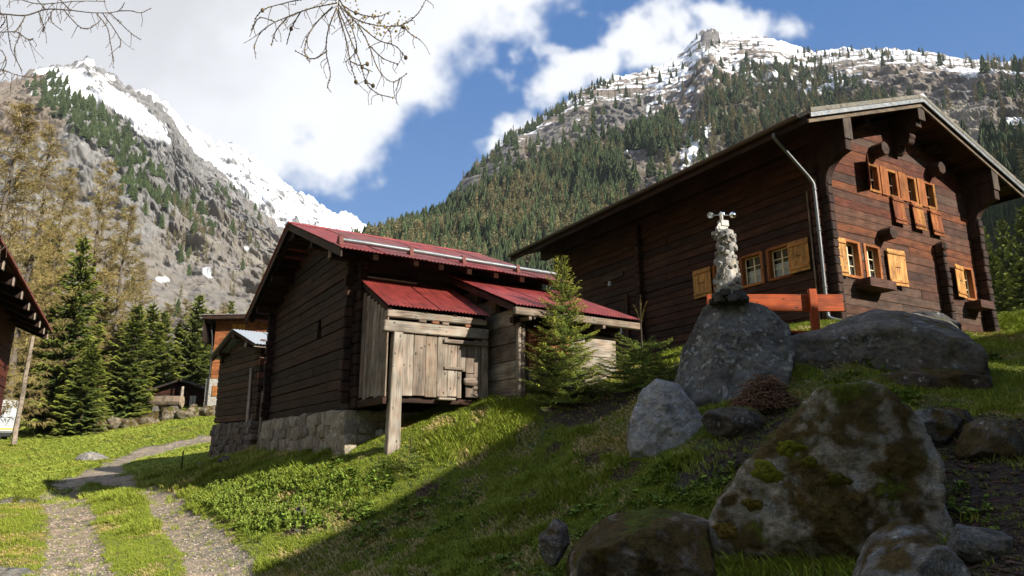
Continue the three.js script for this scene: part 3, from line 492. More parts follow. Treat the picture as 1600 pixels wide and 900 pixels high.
{
  const R = rng(11), house = thing('log_house', 'large dark log house with gable front and orange shutters on the slope', 'house', [6.53, 4.0, -13.766], 0.5199);
  const RX = 2.96, RY = 5.585, M = 0.345, top = x => RY - M * Math.abs(x - RX), LEN = -10.3, FZ = 0.8, BZ = -11.16, W = 5.92;
  const under = x => top(x) - 0.26;
  // one wall of stacked logs; rects are openings, each starting and ending on a course
  const spread = (a, b, n) => Array.from({ length: n }, (_, i) => lerp(a, b, i / n));
  const fc = [...spread(-.3, 1.13, 7), ...spread(1.13, 1.94, 4), ...spread(1.94, 3.27, 7), ...spread(3.27, 3.93, 3), ...spread(3.93, 5.33, 7), 5.33];
  const fOpen = [[.56, 1.09, 1.13, 1.94], [1.27, 1.80, 1.13, 1.94], [5.09, 5.56, 1.13, 1.94], [1.76, 2.16, 3.27, 3.93], [2.46, 2.87, 3.27, 3.93], [3.22, 3.61, 3.27, 3.93], [3.96, 4.39, 3.27, 3.93]];
  for (let k = 0; k < fc.length - 1; k++) {
    const y0 = fc[k], y1 = fc[k + 1], mid = (y0 + y1) / 2, lim = y => clamp((RY - .27 - y) / M, 0, W / 2);
    let segs = [[0, W]];
    for (const [a, b, c, d] of fOpen) if (mid > c && mid < d) segs = segs.flatMap(([p, q]) => b <= p || a >= q ? [[p, q]] : [[p, a], [b, q]]);
    segs = segs.flatMap(([p, q]) => { if (q - p > 4.4 && R() < .4) { const m = lerp(p, q, .3 + .4 * R()); return [[p, m], [m, q]]; } return [[p, q]]; });
    for (const [p, q] of segs) {
      if (q - p < .04) continue;
      const e = (R() - .5) * .016, g = .0025, yb = y0 + g, yt = y1 - g, cl = (x, y) => clamp(x, RX - lim(y), RX + lim(y));
      const a = cl(p + .002, yb), b = cl(q - .002, yb), c = cl(p + .002, yt), d = cl(q - .002, yt); if (b - a < .05) continue;
      const f = R() * 9;
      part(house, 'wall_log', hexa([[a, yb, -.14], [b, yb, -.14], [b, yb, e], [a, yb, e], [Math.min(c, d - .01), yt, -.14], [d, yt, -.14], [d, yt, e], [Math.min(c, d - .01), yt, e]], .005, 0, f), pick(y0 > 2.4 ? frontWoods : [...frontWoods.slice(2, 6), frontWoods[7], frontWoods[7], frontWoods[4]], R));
    }
  }
  const sc = [...spread(-.3, 1.27, 8), ...spread(1.27, 2.0, 4), ...spread(2.0, 4.0, 10), 4.0];
  const sOpen = [[.88, 1.50, 1.27, 2.0], [1.66, 2.28, 1.27, 2.0], [2.52, 3.14, 1.27, 2.0], [6.55, 7.45, -.3, 1.64]];
  for (const side of [0, 1]) for (let k = 0; k < sc.length - 1; k++) {
    const y0 = sc[k], y1 = sc[k + 1], mid = (y0 + y1) / 2; let segs = [[.14, -LEN]];
    if (!side) for (const [a, b, c, d] of sOpen) if (mid > c && mid < d) segs = segs.flatMap(([p, q]) => b <= p || a >= q ? [[p, q]] : [[p, a], [b, q]]);
    segs = segs.flatMap(([p, q]) => { if (q - p > 6 && R() < .5) { const m = p + (q - p) * (.35 + .3 * R()); return [[p, m], [m, q]]; } return [[p, q]]; });
    for (const [p, q] of segs) {
      if (q - p < .03) continue;
      const e = (R() - .5) * .03, X = side ? W : 0, s = side ? 1 : -1;
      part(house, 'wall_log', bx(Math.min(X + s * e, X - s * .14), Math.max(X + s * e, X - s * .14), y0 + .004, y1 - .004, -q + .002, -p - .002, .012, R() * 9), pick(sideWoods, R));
    }
  }
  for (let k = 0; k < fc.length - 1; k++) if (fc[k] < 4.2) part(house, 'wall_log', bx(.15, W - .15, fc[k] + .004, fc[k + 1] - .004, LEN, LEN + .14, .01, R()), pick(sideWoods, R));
  part(house, 'gable_wall', (() => { const s = new THREE.Shape(); s.moveTo(.15, 4.1); s.lineTo(W - .15, 4.1); s.lineTo(RX, 5.28); const g = new THREE.ExtrudeGeometry(s, { depth: .1, bevelEnabled: false }); g.translate(0, 0, LEN); return g; })(), darkWoods[0]);
  part(house, 'foundation', bx(.02, W - .02, -1.6, -.31, LEN + .03, -.05, .02), stone(.22, .21, .19));
  part(house, 'floor', bx(.15, W - .15, -.2, -.1, LEN + .15, -.15), darkWoods[1]);
  part(house, 'ceiling', bx(.15, W - .15, 2.55, 2.65, LEN + .15, -.15), darkWoods[1]);
  // crossing log ends at the corners and at the inner wall
  const ends = (x0, x1, zf, ys, ye) => { for (let k = 0; k < sc.length - 1; k++) { const a = Math.max(sc[k], ys), b = Math.min(sc[k + 1], ye); if (b - a < .08) continue; const j = () => (R() - .5) * .03; part(house, 'log_end', bx(x0 + j() * .6, x1 + j() * .6, a + .004, b - .004, .012, zf + j(), .018, R() * 9), pick(darkWoods, R)); } };
  ends(-.02, .15, .20, -.3, 3.2); ends(W - .17, W + .03, .24, -.3, 3.5); ends(4.01, 4.17, .22, .1, 2.14);
  part(house, 'log_end', bent(bx(3.98, 4.19, 2.15, 2.36, .012, .27, .05, 3), .02, 5, 2), frontWoods[7], 'rounded topmost log end');
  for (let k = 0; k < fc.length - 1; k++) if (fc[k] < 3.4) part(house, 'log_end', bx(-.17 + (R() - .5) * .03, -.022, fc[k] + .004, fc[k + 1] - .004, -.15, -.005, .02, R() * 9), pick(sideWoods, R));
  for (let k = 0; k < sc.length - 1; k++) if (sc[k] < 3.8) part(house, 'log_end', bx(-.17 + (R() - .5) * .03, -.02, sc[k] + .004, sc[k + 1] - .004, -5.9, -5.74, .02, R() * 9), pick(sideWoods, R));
  // roof: boards below, covering above, eaves and verges
  const slope = (x0, x1, t0, t1, z0, z1, ch, f) => hexa([[x0, top(x0) - t1, z0], [x1, top(x1) - t1, z0], [x1, top(x1) - t1, z1], [x0, top(x0) - t1, z1], [x0, top(x0) - t0, z0], [x1, top(x1) - t0, z0], [x1, top(x1) - t0, z1], [x0, top(x0) - t0, z1]], ch, 2, f);
  for (const s of [-1, 1]) {
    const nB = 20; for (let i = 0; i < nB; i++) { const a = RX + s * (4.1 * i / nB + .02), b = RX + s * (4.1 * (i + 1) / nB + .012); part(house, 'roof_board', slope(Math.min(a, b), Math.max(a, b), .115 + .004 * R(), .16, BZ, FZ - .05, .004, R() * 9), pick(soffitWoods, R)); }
    const nR = 6; for (let i = 0; i < nR; i++) { const a = RX + s * 4.18 * i / nR, b = RX + s * 4.18 * (i + 1) / nR; part(house, 'roof_panel', slope(Math.min(a, b) + .001, Math.max(a, b) - .001, i % 2 * .006, .10, BZ - .03, FZ - .012, .004, R() * 9), eterMat); }
    const a = RX, b = RX + s * 4.16, q = (t0, t1, z0, z1) => slope(Math.min(a, b) + (s > 0 ? .001 : 0), Math.max(a, b) - (s < 0 ? .001 : 0), t0, t1, z0, z1, .004, R() * 9);
    part(house, 'verge_tile_edge', q(-.012, .085, FZ - .01, FZ + .02), stone(.30, .28, .23, .006));
    part(house, 'verge_flashing', q(.087, .185, FZ - .014, FZ + .012), zincMat);
    part(house, 'verge_board', q(.19, .285, FZ - .09, FZ - .05), wood(.20, .155, .11));
    // fascia and gutter at the eave
    const ex = RX + s * 4.16;
    part(house, 'eave_board', bx(Math.min(ex, ex - s * .03), Math.max(ex, ex - s * .03), top(ex) - .27, top(ex) - .105, BZ, FZ - .1, .004), darkWoods[0]);
    const gp = []; for (let i = 0; i <= 10; i++) { const t = Math.PI * (1 + i / 10); gp.push([Math.cos(t) * .07, Math.sin(t) * .07]); }
    const gs = new THREE.Shape(); gp.forEach((p, i) => i ? gs.lineTo(...p) : gs.moveTo(...p)); gp.reverse().forEach(p => gs.lineTo(p[0] * .88, p[1] * .88));
    const gg = new THREE.ExtrudeGeometry(gs, { depth: FZ - .25 - BZ, bevelEnabled: false }); gg.translate(ex + s * .075, top(ex) - .07, BZ + .05);
    part(house, 'gutter', gg, new THREE.MeshStandardMaterial({ color: col(.10, .085, .075), metalness: .4, roughness: .55 }));
  }
  part(house, 'ridge_cap', hexa([[RX - .16, top(RX - .16) + .001, BZ], [RX + .16, top(RX + .16) + .001, BZ], [RX + .16, top(RX + .16) + .001, FZ + .025], [RX - .16, top(RX - .16) + .001, FZ + .025], [RX - .02, RY + .03, BZ], [RX + .02, RY + .03, BZ], [RX + .02, RY + .03, FZ + .025], [RX - .02, RY + .03, FZ + .025]], .004, 2), zincDull);
  // purlins reaching out under the roof, and their carved brackets
  const bracket = (x, prof, th, mat) => { const s = new THREE.Shape(); prof.forEach((p, i) => { if (!i) s.moveTo(p[0], p[1]); else if (p.length === 2) s.lineTo(p[0], p[1]); else s.quadraticCurveTo(p[2], p[3], p[0], p[1]); }); const g = new THREE.ExtrudeGeometry(s, { depth: th, bevelEnabled: true, bevelSize: .008, bevelThickness: .008, bevelSegments: 1, curveSegments: 12 }); g.rotateY(-Math.PI / 2); g.translate(x + th / 2, 0, 0); uvMetres(g, 1, x, 0); return part(house, 'bracket', g, mat); };
  for (const [x, m] of [[.07, 0], [W - .07, 1]]) {
    const yT = under(x) - .0; bracket(x, [[-.3, yT], [.70, yT], [.70, 3.60], [.16, 3.05, .22, 3.52], [.16, 2.75], [-.3, 2.75]], .19, darkWoods[m]);
    part(house, 'purlin', bx(x - .13, x + .13, yT - .26, yT + .09 - .002, BZ + .1, .66, .012, x), darkWoods[1]);
    part(house, 'purlin_end_board', bx(x - .135, x + .135, yT - .5, yT + .02, .712, .735, .006, x), wood(.115, .088, .068));
  }
  bracket(RX, [[-.3, 5.02], [.62, 5.02], [.62, 4.86], [.40, 4.78, .45, 4.84], [.42, 4.62, .5, 4.72], [.28, 4.5, .42, 4.5], [.2, 4.6, .22, 4.52], [.16, 4.42, .2, 4.46], [.02, 4.38, .1, 4.3], [-.3, 4.38]], .2, darkWoods[1]);
  part(house, 'purlin', bx(RX - .12, RX + .12, 5.03, 5.32, BZ + .1, .7, .012, 1), darkWoods[1]);
  part(house, 'purlin_end_board', bx(RX - .13, RX + .13, 4.98, 5.33, .702, .725, .006, 2), wood(.075, .055, .043));
  for (const x of [.07 + 1.45, W - .07 - 1.45]) part(house, 'purlin', bx(x - .1, x + .1, under(x) - .14, under(x) + .09, BZ + .1, .3, .01, x), darkWoods[1]);
  // beam ends standing out of the front
  for (const [x, y, r, d] of [[2.06, 4.25, .17, .30], [4.32, 4.25, .17, .30], [1.97, 2.235, .15, .28]]) { const g = new THREE.CylinderGeometry(r * .94, r, d, 7, 1).toNonIndexed(); g.rotateX(Math.PI / 2); g.rotateZ(.35 + x); g.translate(x, y, d / 2 + .008); g.computeVertexNormals(); part(house, 'beam_end', bent(uvMetres(g, 2), .012, 7, x), darkWoods[1]); }
  // windows
  function win(u0, u1, y0, y1, onFront, o = {}) {
    const g = new THREE.Group(); g.name = 'window'; house.add(g); if (!onFront) { g.rotation.y = -Math.PI / 2; }
    // on the long wall local x runs towards the back: u = -z
    const P = (n, geo, mat) => { if (!onFront) { geo.scale(1, 1, 1); } return part(g, n, geo, mat); };
    const A = onFront ? u0 : -u1, B = onFront ? u1 : -u0, fr = o.frame || orangeWood, t = o.trim ?? .05, rec = o.rec ?? .1;
    P('frame', bx(A - t * .6, A + t, y0 - .01, y1 + .01, -.12, .022, .004, 1), pick(o.woods || orangeWoods, R)); P('frame', bx(B - t, B + t * .6, y0 - .01, y1 + .01, -.12, .02, .004, 2), pick(o.woods || orangeWoods, R));
    P('frame', bx(A + t + .001, B - t - .001, y1 - t * .8, y1 + .02, -.12, .018, .004, 3), pick(o.woods || orangeWoods, R)); P('frame', bx(A + t + .001, B - t - .001, y0 - .02, y0 + t * .8, -.12, .03, .004, 4), pick(o.woods || orangeWoods, R));
    const a = A + t, b = B - t, c = y0 + t * .8, d = y1 - t * .8, zz = -rec;
    const pn = new THREE.PlaneGeometry(b - a, d - c); pn.translate((a + b) / 2, (c + d) / 2, zz - .012); P('pane', pn, glassMat);
    const mw = .016, mm = o.muntin || paleMuntin;
    for (const [p, q] of [[a + .002, a + .026], [b - .026, b - .002]]) P('sash', bx(p, q, c, d, zz - .02, zz + .006, .003), mm);
    for (const [p, q] of [[c, c + .026], [d - .026, d]]) P('sash', bx(a + .027, b - .027, p, q, zz - .02, zz + .005, .003), mm);
    const cx = (a + b) / 2; P('muntin', bx(cx - mw, cx + mw, c + .027, d - .027, zz - .018, zz + .004, .003), mm);
    const rows = o.rows ?? 3; for (let i = 1; i < rows; i++) { const y = lerp(c, d, i / rows); P('muntin', bx(a + .027, cx - mw - .001, y - .009, y + .009, zz - .016, zz + .002, .002), mm); P('muntin', bx(cx + mw + .001, b - .027, y - .009, y + .009, zz - .016, zz + .002, .002), mm); }
    if (o.curtain) { const gg = new THREE.PlaneGeometry(b - a - .02, (d - c) * o.curtain, 24, 1), pp = gg.attributes.position; for (let i = 0; i < pp.count; i++) pp.setZ(i, .012 * Math.sin(pp.getX(i) * 70)); gg.translate((a + b) / 2, c + (d - c) * o.curtain / 2, zz - .07); P('curtain', gg, curtainMat); }
  }
  const red = [orangeWoods[0], orangeWoods[1]];
  win(.56, 1.09, 1.13, 1.94, true, { curtain: .55 }); win(1.27, 1.80, 1.13, 1.94, true, { curtain: .55 }); win(5.09, 5.56, 1.13, 1.94, true, { curtain: .4 });
  const dm = new THREE.MeshStandardMaterial({ color: col(.22, .13, .07), roughness: .7 });
  for (const [a, b] of [[1.76, 2.16], [2.46, 2.87], [3.22, 3.61], [3.96, 4.39]]) win(a, b, 3.27, 3.93, true, { rows: 2, muntin: dm, woods: [oldShutters[0], oldShutters[1]], rec: .08 });
  for (const [a, b] of [[2.20, 2.42], [2.91, 3.18], [3.65, 3.92]]) part(house, 'jamb_board', bx(a, b, 3.25, 3.96, .016, .036, .004, a), pick([oldShutters[0], oldShutters[0], frontWoods[2]], R));
  win(.88, 1.50, 1.27, 2.0, false, { curtain: .55 }); win(1.66, 2.28, 1.27, 2.0, false, { curtain: .55 }); win(2.52, 3.14, 1.27, 2.0, false, { curtain: .55 });
  // shutters
  function shutter(o, w, h, pos, turn, mats, bat, tilt = 0) {
    const g = new THREE.Group(); g.name = 'shutter'; house.add(g); g.position.set(...pos); g.rotation.set(tilt, turn, 0, 'YXZ');
    const n = o.n || 3; for (let i = 0; i < n; i++) part(g, 'board', bx(w * i / n + .001, w * (i + 1) / n - .001, 0, h, 0, .022, .003, R() * 9), pick(mats, R));
    for (const y of [.07, h - .12]) part(g, 'batten', bx(.01, w - .01, y, y + .055, .0225, .042, .004, R() * 9), bat);
    if (o.iron) { part(g, 'hook', bx(w * .36, w * .64, h * .5, h * .5 + .012, .024, .032, .001), darkIron); part(g, 'latch', new THREE.TorusGeometry(.03, .006, 6, 10, Math.PI).translate(w / 2, -.012, .02), darkIron); }
  }
  shutter({ iron: 1 }, .40, .83, [.155, 1.10, .03], -.05, [shutterWood], battenWood);
  shutter({ iron: 1 }, .57, .83, [2.0, 1.10, .05], -.10, [shutterWood], battenWood);
  shutter({ iron: 1 }, .48, .80, [4.57, 1.12, .11], .13, [shutterWood], battenWood);
  shutter({ iron: 1 }, .52, .70, [-.055, 1.29, -.90], -Math.PI / 2, [shutterWood], battenWood);
  shutter({ iron: 1 }, .60, .72, [-.055, 1.28, -3.78], -Math.PI / 2, [shutterWood], battenWood);
  shutter({ n: 2 }, .42, .70, [1.74, 3.28, .03], Math.PI + .62, [oldShutters[2], frontWoods[2]], oldShutters[2]);
  for (const [x, y] of [[2.47, 2.61], [3.24, 2.59], [3.97, 2.56]]) shutter({ n: 3 }, .44, .66, [x, y, .075], 0, oldShutters, oldShutters[2], -.05);
  // flower boxes
  for (const [x0, x1, y0, y1] of [[.80, 1.70, .88, 1.07], [5.02, 5.60, .86, 1.05]]) {
    const g = new THREE.Group(); g.name = 'window_box'; house.add(g); const m = wood(.105, .055, .042);
    part(g, 'front', bx(x0, x1, y0, y1, .33, .36, .005, 1), m); part(g, 'side', bx(x0, x0 + .03, y0, y1, .012, .329, .005, 2), m); part(g, 'side', bx(x1 - .03, x1, y0, y1, .012, .329, .005, 3), m); part(g, 'bottom', bx(x0 + .031, x1 - .031, y0, y0 + .03, .012, .329, .005, 4), m);
    part(g, 'soil', bx(x0 + .031, x1 - .031, y0 + .031, y1 - .04, .012, .329, .01), stone(.04, .03, .02));
  }
  // downpipe, corner strip, name board, door
  part(house, 'downpipe', tube([[-1.26, 3.95, -.05], [-1.25, 3.86, -.05], [-1.1, 3.72, -.03], [-.34, 3.16, .0], [-.235, 3.02, .02], [-.225, 2.8, .02], [-.225, 1.4, .02], [-.225, .22, .02], [-.19, .12, .12], [-.12, .07, .25]], .034, 120, 12), zincMat);
  for (const y of [.8, 2.0, 2.9]) part(house, 'pipe_clamp', new THREE.TorusGeometry(.042, .008, 6, 16).rotateX(Math.PI / 2).translate(-.225, y, .02), zincDull);
  part(house, 'corner_strip', bent(bx(-.05, -.02, .0, 3.0, -.32, -.285, .004, 5), .012, 2.2, 7), wood(.26, .215, .165));
  part(house, 'name_board', bx(-.06, -.035, 2.50, 2.68, -7.6, -6.56, .006, 2), wood(.085, .06, .046));
  part(house, 'lantern', new THREE.CylinderGeometry(.05, .07, .14, 8).translate(-.16, 2.36, -7.05), zincDull);
  const door = new THREE.Group(); door.name = 'door'; house.add(door);
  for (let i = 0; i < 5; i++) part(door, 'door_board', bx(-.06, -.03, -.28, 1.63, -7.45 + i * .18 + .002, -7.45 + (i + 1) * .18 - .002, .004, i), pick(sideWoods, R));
  part(door, 'handle', bx(-.10, -.062, .82, 1.22, -6.72, -6.68, .008), new THREE.MeshStandardMaterial({ color: col(.62, .63, .62), metalness: .3, roughness: .4 }));
  part(house, 'jamb_board', bx(-.09, -.035, -.28, 1.95, -6.50, -6.38, .006, 3), sideWoods[2]);
}
// ---------------------------------------------------------------- the hay barn with red corrugated roofs and two lean-tos
const paintMap = dataTex(512, 512, (u, v) => { const d = tileN(u, v, 30, 4, 1.9), e = tileN(u, v, 7, 7, 3.9), f = tileN(u, v, 70, 60, 6.9), k = clamp(.86 + d * .2 + e * .2 + f * .12, .3, 1), w = clamp(e * .7 + f * .6 - .1); return [k, lerp(k * .96, k * 1.0, w), lerp(k * .96, k, w)]; });
paintMap.repeat.set(.6, .6);
const redPaint = new THREE.MeshPhysicalMaterial({ color: col(.30, .050, .040), map: paintMap, roughness: .55, clearcoat: .12, clearcoatRoughness: .5, side: THREE.DoubleSide });
const redPaint2 = new THREE.MeshPhysicalMaterial({ color: col(.34, .055, .052), map: paintMap, roughness: .6, clearcoat: .1, clearcoatRoughness: .5, side: THREE.DoubleSide });
const redFaded = new THREE.MeshPhysicalMaterial({ color: col(.27, .068, .062), map: paintMap, roughness: .55, clearcoat: .15, clearcoatRoughness: .45, side: THREE.DoubleSide });
const greyWoods = [wood(.30, .255, .205, .005), wood(.25, .205, .165, .005), wood(.35, .305, .25, .005), wood(.21, .165, .13, .005), wood(.28, .225, .17, .005)];
const barnWoods = [wood(.050, .028, .021), wood(.038, .023, .018), wood(.062, .033, .024), wood(.032, .021, .018)];
const rawEnd = wood(.42, .36, .29, .003);
const rubble = [stone(.52, .455, .35), stone(.44, .385, .295), stone(.58, .51, .40), stone(.38, .335, .265), stone(.50, .42, .31)];
const mortar = stone(.60, .53, .41, .03);
// corrugated sheet in its own plane: u across the waves, v down the slope; ends at y = 0, top side up
function corrugated(w, l, pitch = .066, amp = .009, seed = 0) {
  const n = Math.round(w / pitch) * 8, m = Math.max(2, Math.ceil(l / .5)), g = new THREE.PlaneGeometry(w, l, n, m); g.rotateX(-Math.PI / 2); g.translate(w / 2, 0, l / 2);
  const p = g.attributes.position; for (let i = 0; i < p.count; i++) { const x = p.getX(i), z = p.getZ(i); p.setY(i, amp * Math.cos(x / pitch * Math.PI * 2) + .006 * nz(x * 1.1 + seed, z * 1.3, seed)); }
  g.computeVertexNormals(); { const uv = g.attributes.uv; for (let i = 0; i < p.count; i++) uv.setXY(i, p.getX(i) + seed * .7, p.getZ(i) + seed * .3); } return g;
}
// rough stones packed into a wall face in the x-y plane, each its own piece
let stoneGeoCache = [];
function rubbleStone(w, h, d, seed) {
  if (!stoneGeoCache.length) for (let k = 0; k < 10; k++) {
    const g = new THREE.BoxGeometry(1, 1, 1, 3, 3, 2), p = g.attributes.position;
    for (let i = 0; i < p.count; i++) { const v = V(p.getX(i), p.getY(i), p.getZ(i)), s = v.clone().normalize().multiplyScalar(.62); v.lerp(s, .38); v.x += .11 * nz(v.x * 2.1 + k * 5, v.y * 2.1, v.z * 2.1); v.y += .12 * nz(v.x * 2.1, v.y * 2.1 + k * 7, v.z * 2.1 + 3); v.z += .10 * nz(v.x * 3.1, v.y * 3.1 + k * 3, v.z * 2.1); p.setXYZ(i, v.x, v.y, v.z); }
    g.deleteAttribute('uv'); const mg = mergeVertices(g); mg.computeVertexNormals(); stoneGeoCache.push(mg);
  }
  const g = stoneGeoCache[seed % 10].clone(); g.scale(w, h, d); g.computeVertexNormals(); return uvMetres(g, 0, seed * .37, seed * .11);
}
function rubbleWall(parent, L, y0, yTop, R, place, mats, size = 1) {
  let y = y0; while (y < y0 + 3) {
    const h = (.13 + .12 * R()) * size; let x = -.05; if (y > Math.max(yTop(0), yTop(L / 2), yTop(L))) break;
    while (x < L) {
      const w = (.16 + .26 * R()) * size, hh = h * (.85 + .35 * R());
      if (y + hh * .6 < yTop(x + w / 2)) { const g = rubbleStone(w * 1.06, hh * 1.08, .20 + .08 * R(), Math.floor(R() * 1000)); g.rotateZ((R() - .5) * .16); g.translate(x + w / 2, y + h / 2 + (R() - .5) * .03, (R() - .5) * .05); place(g); part(parent, 'stone', g, pick(mats, R)); }
      x += w;
    }
    y += h * .97;
  }
}
{
  const R = rng(23), barn = thing('hay_barn', 'dark log barn with red corrugated roof and grey board lean-tos', 'barn', [-2.874, 0, -12.435], 0.55763);
  const RZ = -3.1, RY = 6.54, M = .3985, top = z => RY - M * Math.abs(z - RZ), W = 6.2, X0 = -.6, X1 = 4.32, XW = 3.95;
  const lim = y => clamp((RY - .17 - y) / M, 0, W / 2);
  // gable wall of logs (faces -x) and its twin at the far end
  const ys = []; for (let y = 2.28; y < 6.3; y += .195) ys.push(y);
  for (const [xa, xb, far] of [[-.01, .13, 0], [XW - .13, XW, 1]]) ys.forEach((y, k) => {
    const l = Math.min(lim(y), lim(y + .19)); if (l < .1) return; const a = RZ - l, b = RZ + l;
    let segs = [[a, b]]; if (!far && (k === 8 || k === 9)) segs = [[a, -2.30], [-2.02, b]];
    else if (R() < .45 && l > 1.6) { const m = lerp(a, b, .3 + .4 * R()); segs = [[a, m], [m, b]]; }
    for (const [p, q] of segs) { const e = (R() - .5) * .03; part(barn, 'wall_log', bx(xa + (far ? 0 : e), xb, y + .004, y + .191, p + .001, q - .001, .014, R() * 9), pick(barnWoods, R)); }
  });
  for (const z of [0, -W]) ys.forEach(y => { if (y < 5.0) { const e = (R() - .5) * .02, s = z ? -1 : 1; part(barn, 'wall_log', bx(.131, XW - .131, y + .004, y + .191, Math.min(z, z - s * .13) + (z ? 0 : 0), Math.max(z, z - s * .13) + (z ? 0 : e), .014, R() * 9), pick(barnWoods, R)); } });
  for (const [za, zb] of [[.012, .2], [-W - .2, -W - .005]]) ys.forEach(y => { if (y < 4.85) part(barn, 'log_end', bx(-.01, .14, y + .004, y + .191, za + (za < 0 ? (R() - .5) * .04 : 0), zb + (za > 0 ? (R() - .5) * .04 : 0), .02, R() * 9), pick(barnWoods, R)); });
  for (const z of [-.15, -W + .01]) ys.forEach(y => { if (y < 4.85) part(barn, 'log_end', bx(-.19 + (R() - .5) * .04, -.025, y + .1, y + .285, z, z + .14, .02, R() * 9), pick(barnWoods, R)); });
  part(barn, 'floor', bx(.13, XW - .13, 2.2, 2.28, -W + .13, -.13), barnWoods[1]);
  // base of rubble stone
  part(barn, 'mortar_core', bx(-.122, XW, .6, 2.26, -W - .11, .08, .05), mortar);
  const yt = x => 2.30 + .06 * nz(x * 1.7, 3.3);
  rubbleWall(barn, W + .1, 1.05, yt, R, g => { g.rotateY(-Math.PI / 2); g.translate(-.02, 0, -W - .02); }, rubble, 1.15);
  rubbleWall(barn, XW - .3, 1.05, x => 2.24, R, g => g.translate(.2, 0, -.02), rubble, 1.1);
  part(barn, 'foundation_block', bent(bx(.42, 1.9, 1.25, 1.93, .06, .42, .03), .03, 2, 1), stone(.50, .46, .39, .015), 'pale rendered footing block');
  part(barn, 'corner_board', bent(bx(-.14, -.10, 1.35, 3.05, -6.5, -6.24, .006, 3), .01, 2, 4), greyWoods[3]);
  // roof frame
  const sl = (z0, z1, t0, t1, x0, x1, ch, f) => hexa([[x0, top(z0) - t1, z0], [x1, top(z0) - t1, z0], [x1, top(z1) - t1, z1], [x0, top(z1) - t1, z1], [x0, top(z0) - t0, z0], [x1, top(z0) - t0, z0], [x1, top(z1) - t0, z1], [x0, top(z1) - t0, z1]], ch, 0, f);
  for (const s of [-1, 1]) {
    const at = d => RZ + s * d, o = (a, b) => [Math.min(a, b), Math.max(a, b)];
    for (let i = 0; i < 13; i++) { const [a, b] = o(at(.3 * i + .01), at(.3 * i + .17 + .1 * R())); part(barn, 'batten', sl(a, b, .022, .046, X0 + .04, X1 - .04, .003, R() * 9), pick(barnWoods, R)); }
    for (const x of [-.45, .09, .876, 1.39, 1.99, 2.59, 3.2, 3.92]) {
      const [a, b] = o(at(.05), at(3.78)); part(barn, 'rafter', sl(a, b, .048, .16, x - .05, x + .05, .006, R() * 9), pick(barnWoods, R));
      if (s > 0 && x > 0) part(barn, 'rafter_end', hexa([[x - .048, top(at(3.78)) - .155, at(3.781)], [x + .048, top(at(3.78)) - .155, at(3.781)], [x + .048, top(at(3.79)) - .155, at(3.795)], [x - .048, top(at(3.79)) - .155, at(3.795)], [x - .048, top(at(3.78)) - .055, at(3.781)], [x + .048, top(at(3.78)) - .055, at(3.781)], [x + .048, top(at(3.79)) - .055, at(3.795)], [x - .048, top(at(3.79)) - .055, at(3.795)]], .002, 0), rawEnd);
    }
    const [a, b] = o(at(.02), at(3.9)); part(barn, 'verge_board', sl(a, b, .02, .17, X0 + .01, X0 + .04, .004, s), wood(.075, .055, .042));
    for (const d of [0.12, 1.65, 3.02]) { const z = at(d), y = top(z) - .165; part(barn, 'purlin', bx(X0 + .1, X1 - .15, y - .17, y, z - .08, z + .08, .012, d), barnWoods[1]); if (s > 0 && d > 2) part(barn, 'purlin_end', bx(X0 + .075, X0 + .1, y - .165, y - .005, z - .076, z + .076, .004), greyWoods[1]); }
    // sheets
    const nS = 6, sw = (X1 - X0) / nS, sl2 = Math.hypot(3.97, 3.97 * M); for (let i = 0; i < nS; i++) {
      const g = corrugated(sw + .05, sl2, .0715, .010, i + s); if (s < 0) { g.scale(1, 1, -1); g.index && g.setIndex([...g.index.array].reverse()); g.computeVertexNormals(); }
      g.rotateX(s * Math.atan(M)); g.translate(X0 + sw * i - .02, RY + .003 + (i % 2) * .006, RZ); part(barn, 'roof_sheet', g, i % 3 ? redFaded : redPaint2);
    }
  }
  part(barn, 'ridge_cap', hexa([[X0 - .01, RY - .05, RZ - .17], [X1 + .01, RY - .05, RZ - .17], [X1 + .01, RY - .05, RZ + .17], [X0 - .01, RY - .05, RZ + .17], [X0 - .01, RY + .035, RZ - .02], [X1 + .01, RY + .035, RZ - .02], [X1 + .01, RY + .035, RZ + .02], [X0 - .01, RY + .035, RZ + .02]], .004, 0), redPaint2);
  // snow guard: a pipe on rusty brackets
  const pz = RZ + 3.5, py = top(pz) + .10;
  part(barn, 'snow_guard_pipe', tube([[-.52, py, pz], [1, py + .005, pz], [2.5, py - .005, pz], [4.25, py, pz]], .042, 40, 14), zincMat);
  for (const x of [-.48, .88, 2.0, 3.26]) { const s = new THREE.Shape(); s.moveTo(-.14, -.10); s.lineTo(.10, -.115); s.lineTo(.055, .055); s.lineTo(-.02, .07); const gg = new THREE.ExtrudeGeometry(s, { depth: .07, bevelEnabled: true, bevelSize: .004, bevelThickness: .004, bevelSegments: 1 }); gg.rotateY(-Math.PI / 2); gg.translate(x + .035, py - .0, pz - .02); part(barn, 'pipe_bracket', gg, new THREE.MeshStandardMaterial({ color: col(.12, .035, .025), roughness: .8, bumpMap: stoneBump, bumpScale: .003 })); }
  // ---- lean-to over the hay door
  const Z1 = 1.457, lroof = (z0, y0, z1, y1, xa, xb, n, mat, nm, amp = .010) => { const l = Math.hypot(z1 - z0, y1 - y0), a = Math.atan2(y0 - y1, z1 - z0), sw = (xb - xa) / n; for (let i = 0; i < n; i++) { const g = corrugated(sw + .05, l, .066, amp, i * 3 + xa); g.rotateX(a); g.translate(xa + sw * i - .02, y0 + (i % 2) * .006, z0); part(barn, nm, g, pick(mat, R)); } };
  lroof(.02, 4.70, Z1 + .09, 3.905, .02, 1.98, 2, [redPaint], 'lean_to_sheet');
